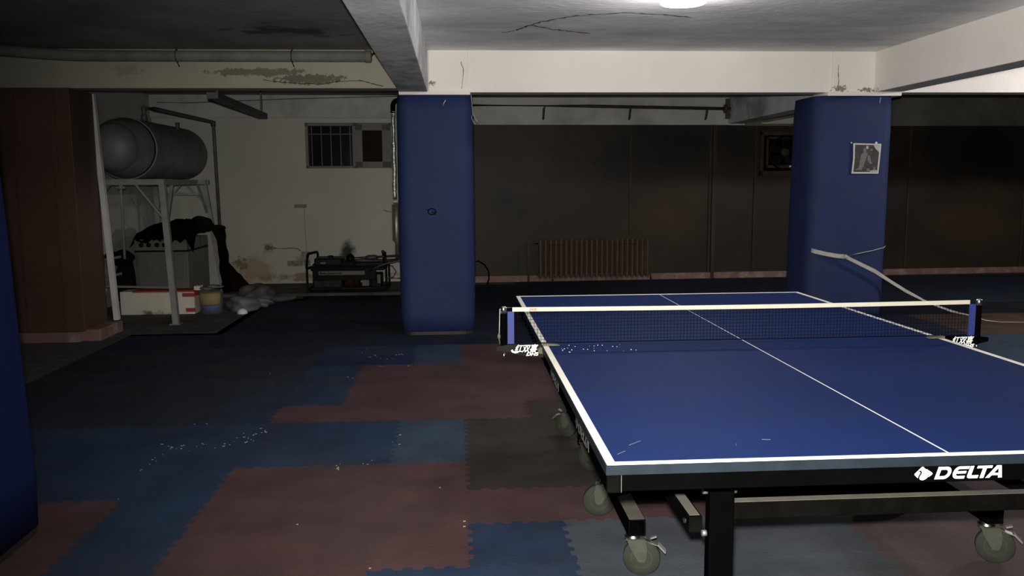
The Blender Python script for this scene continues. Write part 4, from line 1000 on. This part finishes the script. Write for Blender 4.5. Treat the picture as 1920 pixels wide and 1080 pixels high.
# pipework of the tank
bm = bm_new(); tube(bm, bend([(xc + .10, 7.25, 2.13), (-3.42, 7.6, 2.14), (-3.235, 9.05, 2.105), (-3.235, 9.06, 2.06), (-3.215, 9.06, .60)], .06), .021, 10); lathe(bm, [(.03, -.03), (.03, .03)], (-3.235, 9.05, 2.09), (0, 0, 1), 10)
tag(obj('tank_pipe', bm, 'dark_steel'), 'dark thin pipe from the top of the water tank, bending down beside it', 'pipe')
bm = bm_new(); tube(bm, [(-3.62, 7.05, 1.40), (-3.62, 7.05, 1.30), (-3.625, 7.05, .62)], .013, 8); lathe(bm, [(.02, -.02), (.028, -.015), (.028, .015), (.02, .02)], (-3.62, 7.05, 1.335), (1, 0, 0), 12); bar(bm, (-3.66, 7.05, 1.33), (-3.58, 7.05, 1.33), .02, .02); lathe(bm, [(.017, 0), (.017, .05)], (-3.62, 7.05, 1.36), (0, 0, 1), 10)
tag(obj('drain_pipe', bm, 'angle'), 'thin vertical drain pipe with a valve under the tank', 'pipe')
for z, w_ in ((.56, 'upper'), (.38, 'lower')):
    bm = bm_new(); bar(bm, (-4.20, 7.42, z - .02), (-3.85, 7.55, z + .045), .03, .025)
    tag(obj('shelf_bracket', bm, 'dark_steel'), w_ + ' of the two short dark wall brackets left of the cooker', 'bracket', 'short wall brackets')

# ------------------------------------------------------------------ junk under the tank
t = thing('old_cooker', 'grey enamel cooker with a knob strip under the water tank', 'cooker', (-3.55, 8.25, 0))
bm = bm_new(); box(bm, -3.86, -3.29, 7.98, 8.78, .03, .62, .012); obj('body', bm, 'stove', t)
bm = bm_new(); box(bm, -3.83, -3.32, 7.965, 7.985, .10, .59, .008); obj('oven_door', bm, 'stove', t)
bm = bm_new(); box(bm, -3.86, -3.29, 7.96, 8.78, .632, .755, .01); con = obj('control_strip', bm, 'stove', t)
bm = bm_new(); box(bm, -3.865, -3.285, 7.975, 8.76, .615, .635); obj('shadow_gap', bm, 'gen_black', t)
for k, x in enumerate((-3.78, -3.70, -3.61, -3.53)):
    bm = bm_new(); lathe(bm, [(.025, 0), (.025, .012), (.018, .02), (0, .02)], (x, 7.96, .695), (0, -1, 0), 16); obj('knob', bm, 'gen_black', con)
bm = bm_new(); box(bm, -3.84, -3.31, 8.0, 8.6, 0, .03); obj('plinth', bm, 'gen_black', t)
def drape(name, pts_fn, nu, nv, m_, th=.012):
    b = bm_new(); V = [[b.verts.new(pts_fn(u / nu, v / nv)) for v in range(nv + 1)] for u in range(nu + 1)]
    for u in range(nu):
        for v in range(nv):
            f = b.faces.new((V[u][v], V[u + 1][v], V[u + 1][v + 1], V[u][v + 1])); f.smooth = True
    bmesh.ops.solidify(b, geom=list(b.faces), thickness=th)
    return obj(name, b, m_)
rr = random.Random(5)
NZ = [[rr.uniform(-1, 1) for _ in range(12)] for _ in range(12)]
def nz(u, v):
    a = u * 10; b = v * 10; i, j = int(min(a, 10)), int(min(b, 10)); fa, fb = a - i, b - j
    g = lambda p, q: NZ[min(p, 11)][min(q, 11)]
    return (g(i, j) * (1 - fa) + g(i + 1, j) * fa) * (1 - fb) + (g(i, j + 1) * (1 - fa) + g(i + 1, j + 1) * fa) * fb
def black_cloth(u, v):
    x = -3.925 + u * .70; y = 7.945 + v * .66
    ridge = .80 + .13 * min(1, u * 2.2) + .04 * max(0, u - .45)
    z = ridge + .03 * nz(u, v)
    e = min(1, max(0, .28 - v) / .28); fr = .760 - .05 * abs(nz(u, .3)) * (u > .1)
    z = z * (1 - e ** 1.6) + fr * e ** 1.6
    if u < .10: z -= (.10 - u) * 1.2
    if u > .90: z -= (u - .90) * 1.5
    return Vector((x + .015 * nz(v, u), y - .01 * e + .015 * nz(u, 1 - v), z))
tag(drape('cloth_heap', black_cloth, 30, 20, 'cloth'), 'black crumpled cloth thrown over the old cooker', 'cloth')
bm = bm_new(); rr = random.Random(9)
def lump(bm, c, rx, ry, rz, amp, seed, flat=None):
    r_ = random.Random(seed); t_ = bmesh.new(); bmesh.ops.create_icosphere(t_, subdivisions=4, radius=1)
    ks = [(Vector((r_.uniform(-1, 1), r_.uniform(-1, 1), r_.uniform(-1, 1))) * r_.uniform(2, 6), r_.uniform(0, 6)) for _ in range(8)]
    for v in t_.verts:
        d = 1 + amp * sum(math.sin(k_.dot(v.co) + p_) for k_, p_ in ks) / 4
        q = Vector((v.co.x * rx, v.co.y * ry, v.co.z * rz)) * d
        if flat is not None and c[2] + q.z < flat: q.z = flat - c[2]
        v.co = Vector(c) + q
    for f in t_.faces: f.smooth = True
    merge(bm, t_)
lump(bm, (-3.24, 8.42, .90), .13, .13, .085, .35, 4); lump(bm, (-3.08, 8.40, .865), .09, .05, .025, .3, 6)
prism(bm, [(-3.15, .88), (-3.07, .72), (-2.99, .71), (-3.03, .79), (-3.08, .89)], (0, 8.40, 0), (1, 0, 0), (0, 0, 1), .04)
tag(obj('cloth_bundle', bm, 'cloth'), 'rolled black cloth bundle at the right end of the cooker top', 'cloth')
bm = bm_new(); lump(bm, (-4.0, 7.95, .56), .14, .12, .10, .25, 8); lump(bm, (-3.98, 7.98, .25), .10, .14, .30, .15, 9, 0.0)
tag(obj('dark_sack', bm, 'cloth'), 'dark sack wedged left of the old cooker', 'sack')
# long black coat or tarp hanging between the cooker and the rear leg
def tarp(u, v):
    return Vector((-3.215 + u * .10 + .05 * v + .012 * nz(u, v), 8.84 + .05 * u + .02 * nz(v, u), .84 * (1 - v) + .04 * v))
tag(drape('hanging_tarp', tarp, 8, 16, 'cloth'), 'narrow black tarpaulin hanging down the right side of the cooker', 'tarpaulin')
def ragf(u, v): return Vector((-3.12 + u * .24, 9.03 + u * .06 - .10 * v, (.36 - u * .30) * (1 - v) + .037 + .01 * nz(u, v)))
tag(drape('dark_red_cloth', ragf, 12, 8, 'rag'), 'dark red cloth slumped against the rear leg of the stand', 'cloth')
t = thing('carton', 'long white cardboard box with red tape lying under the tank', 'box', (-3.45, 7.55, 0))
bm = bm_new(); box(bm, -3.83, -3.07, 7.40, 7.62, .0, .245, .004); obj('box_body', bm, 'carton', t)
bm = bm_new(); box(bm, -3.70, -3.07, 7.395, 7.62, .235, .252); box(bm, -3.19, -3.066, 7.393, 7.41, .185, .225); box(bm, -3.16, -3.066, 7.393, 7.41, .025, .065); box(bm, -3.075, -3.062, 7.41, 7.60, .19, .235); obj('red_tape', bm, 'red_tape', t)
bm = bm_new(); box(bm, -3.085, -3.02, 7.45, 7.56, .245, .29, .004); tag(obj('small_carton', bm, 'carton'), 'tiny red and white carton on the end of the long taped box', 'box')
# clear tub with a yellow tin and a blue bowl
t = thing('clear_tub', 'cloudy plastic tub between the taped box and the plastic bag', 'tub', (-2.91, 7.42, 0))
bm = bm_new(); lathe(bm, [(.11, .0), (.115, .01), (.125, .20), (.13, .24), (.122, .24), (.118, .20), (.108, .012)], (-2.91, 7.45, .0), (0, 0, 1), 28, cap=False); obj('tub_wall', bm, 'clearplastic', t)
bm = bm_new(); lathe(bm, [(.07, .094), (.100, .10), (.108, .19), (.10, .215), (0, .22)], (-2.92, 7.45, 0), (0, 0, 1), 24); tag(obj('yellow_tin', bm, 'yellow'), 'yellow plastic pot inside the cloudy tub', 'pot')
bm = bm_new(); lathe(bm, [(.04, .012), (.075, .03), (.098, .06), (.104, .09), (.09, .092), (0, .085)], (-2.91, 7.45, 0), (0, 0, 1), 24); tag(obj('blue_bowl', bm, 'bluebowl'), 'blue bowl at the bottom of the cloudy tub', 'bowl')
bm = bm_new(); lump(bm, (-2.90, 7.47, .272), .10, .07, .025, .5, 12); tag(obj('crumpled_wrapper', bm, 'bag'), 'crumpled grey wrapper on top of the cloudy tub', 'wrapper')
bm = bm_new(); lump(bm, (-2.62, 7.62, .06), .17, .20, .10, .35, 20, 0.0); lump(bm, (-2.50, 7.86, .05), .16, .14, .07, .35, 21, 0.0); tag(obj('plastic_bag', bm, 'bag'), 'crumpled grey plastic bag on the bare concrete by the blue mats', 'bag')
bm = bm_new(); lump(bm, (-2.62, 8.28, .07), .20, .17, .14, .25, 22, 0.0); lump(bm, (-2.36, 8.30, .03), .14, .10, .05, .3, 23, 0.0); tag(obj('grey_sack', bm, 'bagdark'), 'flat dark grey sack behind the plastic bag', 'sack')
bm = bm_new(); lathe(bm, [(0, .058), (.03, .052), (.05, .030), (.055, .008), (.05, 0)], (-2.57, 7.36, 0), (0, 0, 1), 24); tag(obj('white_bowl', bm, 'white_pl'), 'small white upturned bowl in front of the plastic bag', 'bowl')
bm = bm_new()
tube(bm, [(-3.98, 7.3, .02), (-3.95, 7.3, .3)], .035, 12); tag(obj('white_bottle', bm, 'carton'), 'pale plastic bottle standing left of the taped box', 'bottle')
# paint flakes on the mats
bm = bm_new(); rr = random.Random(14)
F = [(-1.82, 2.369, 3), (-1.824, 2.507, 4), (-1.784, 2.695, 9), (-1.67, 2.686, 6), (-1.513, 2.699, 5), (-1.44, 2.78, 7), (-1.41, 2.9, 6), (-1.41, 2.984, 3), (-1.786, 3.124, 2), (-.64, 2.72, 2), (-.645, 2.66, 1), (-.914, 2.323, 3), (-.85, 2.33, 3), (-.74, 2.33, 2),
     (-.978, 4.972, 5), (-.845, 4.876, 5), (-.771, 5.015, 6), (-1.81, 1.97, 1), (-.447, 1.943, 1), (-.298, 1.542, 2), (-.965, 1.634, 1), (-.9, 4.6, 3), (-1.04, 4.2, 2), (-1.5, 4.1, 1), (-1.7, 4.4, 1), (-1.1, 5.2, 3), (-.7, 4.6, 2), (-.625, 1.207, 1)]
for (x, y, n) in F:
    for k in range(n):
        s = rr.uniform(.0015, .006); px_, py_ = x + rr.gauss(0, .035), y + rr.gauss(0, .03)
        box(bm, px_ - s, px_ + s, py_ - s * rr.uniform(.4, 1), py_ + s * .6, 0, .002)
o = tag(obj('paint_flakes', bm, 'flake'), 'white paint flakes scattered over the blue and maroon floor mats', 'debris'); o['kind'] = 'stuff'
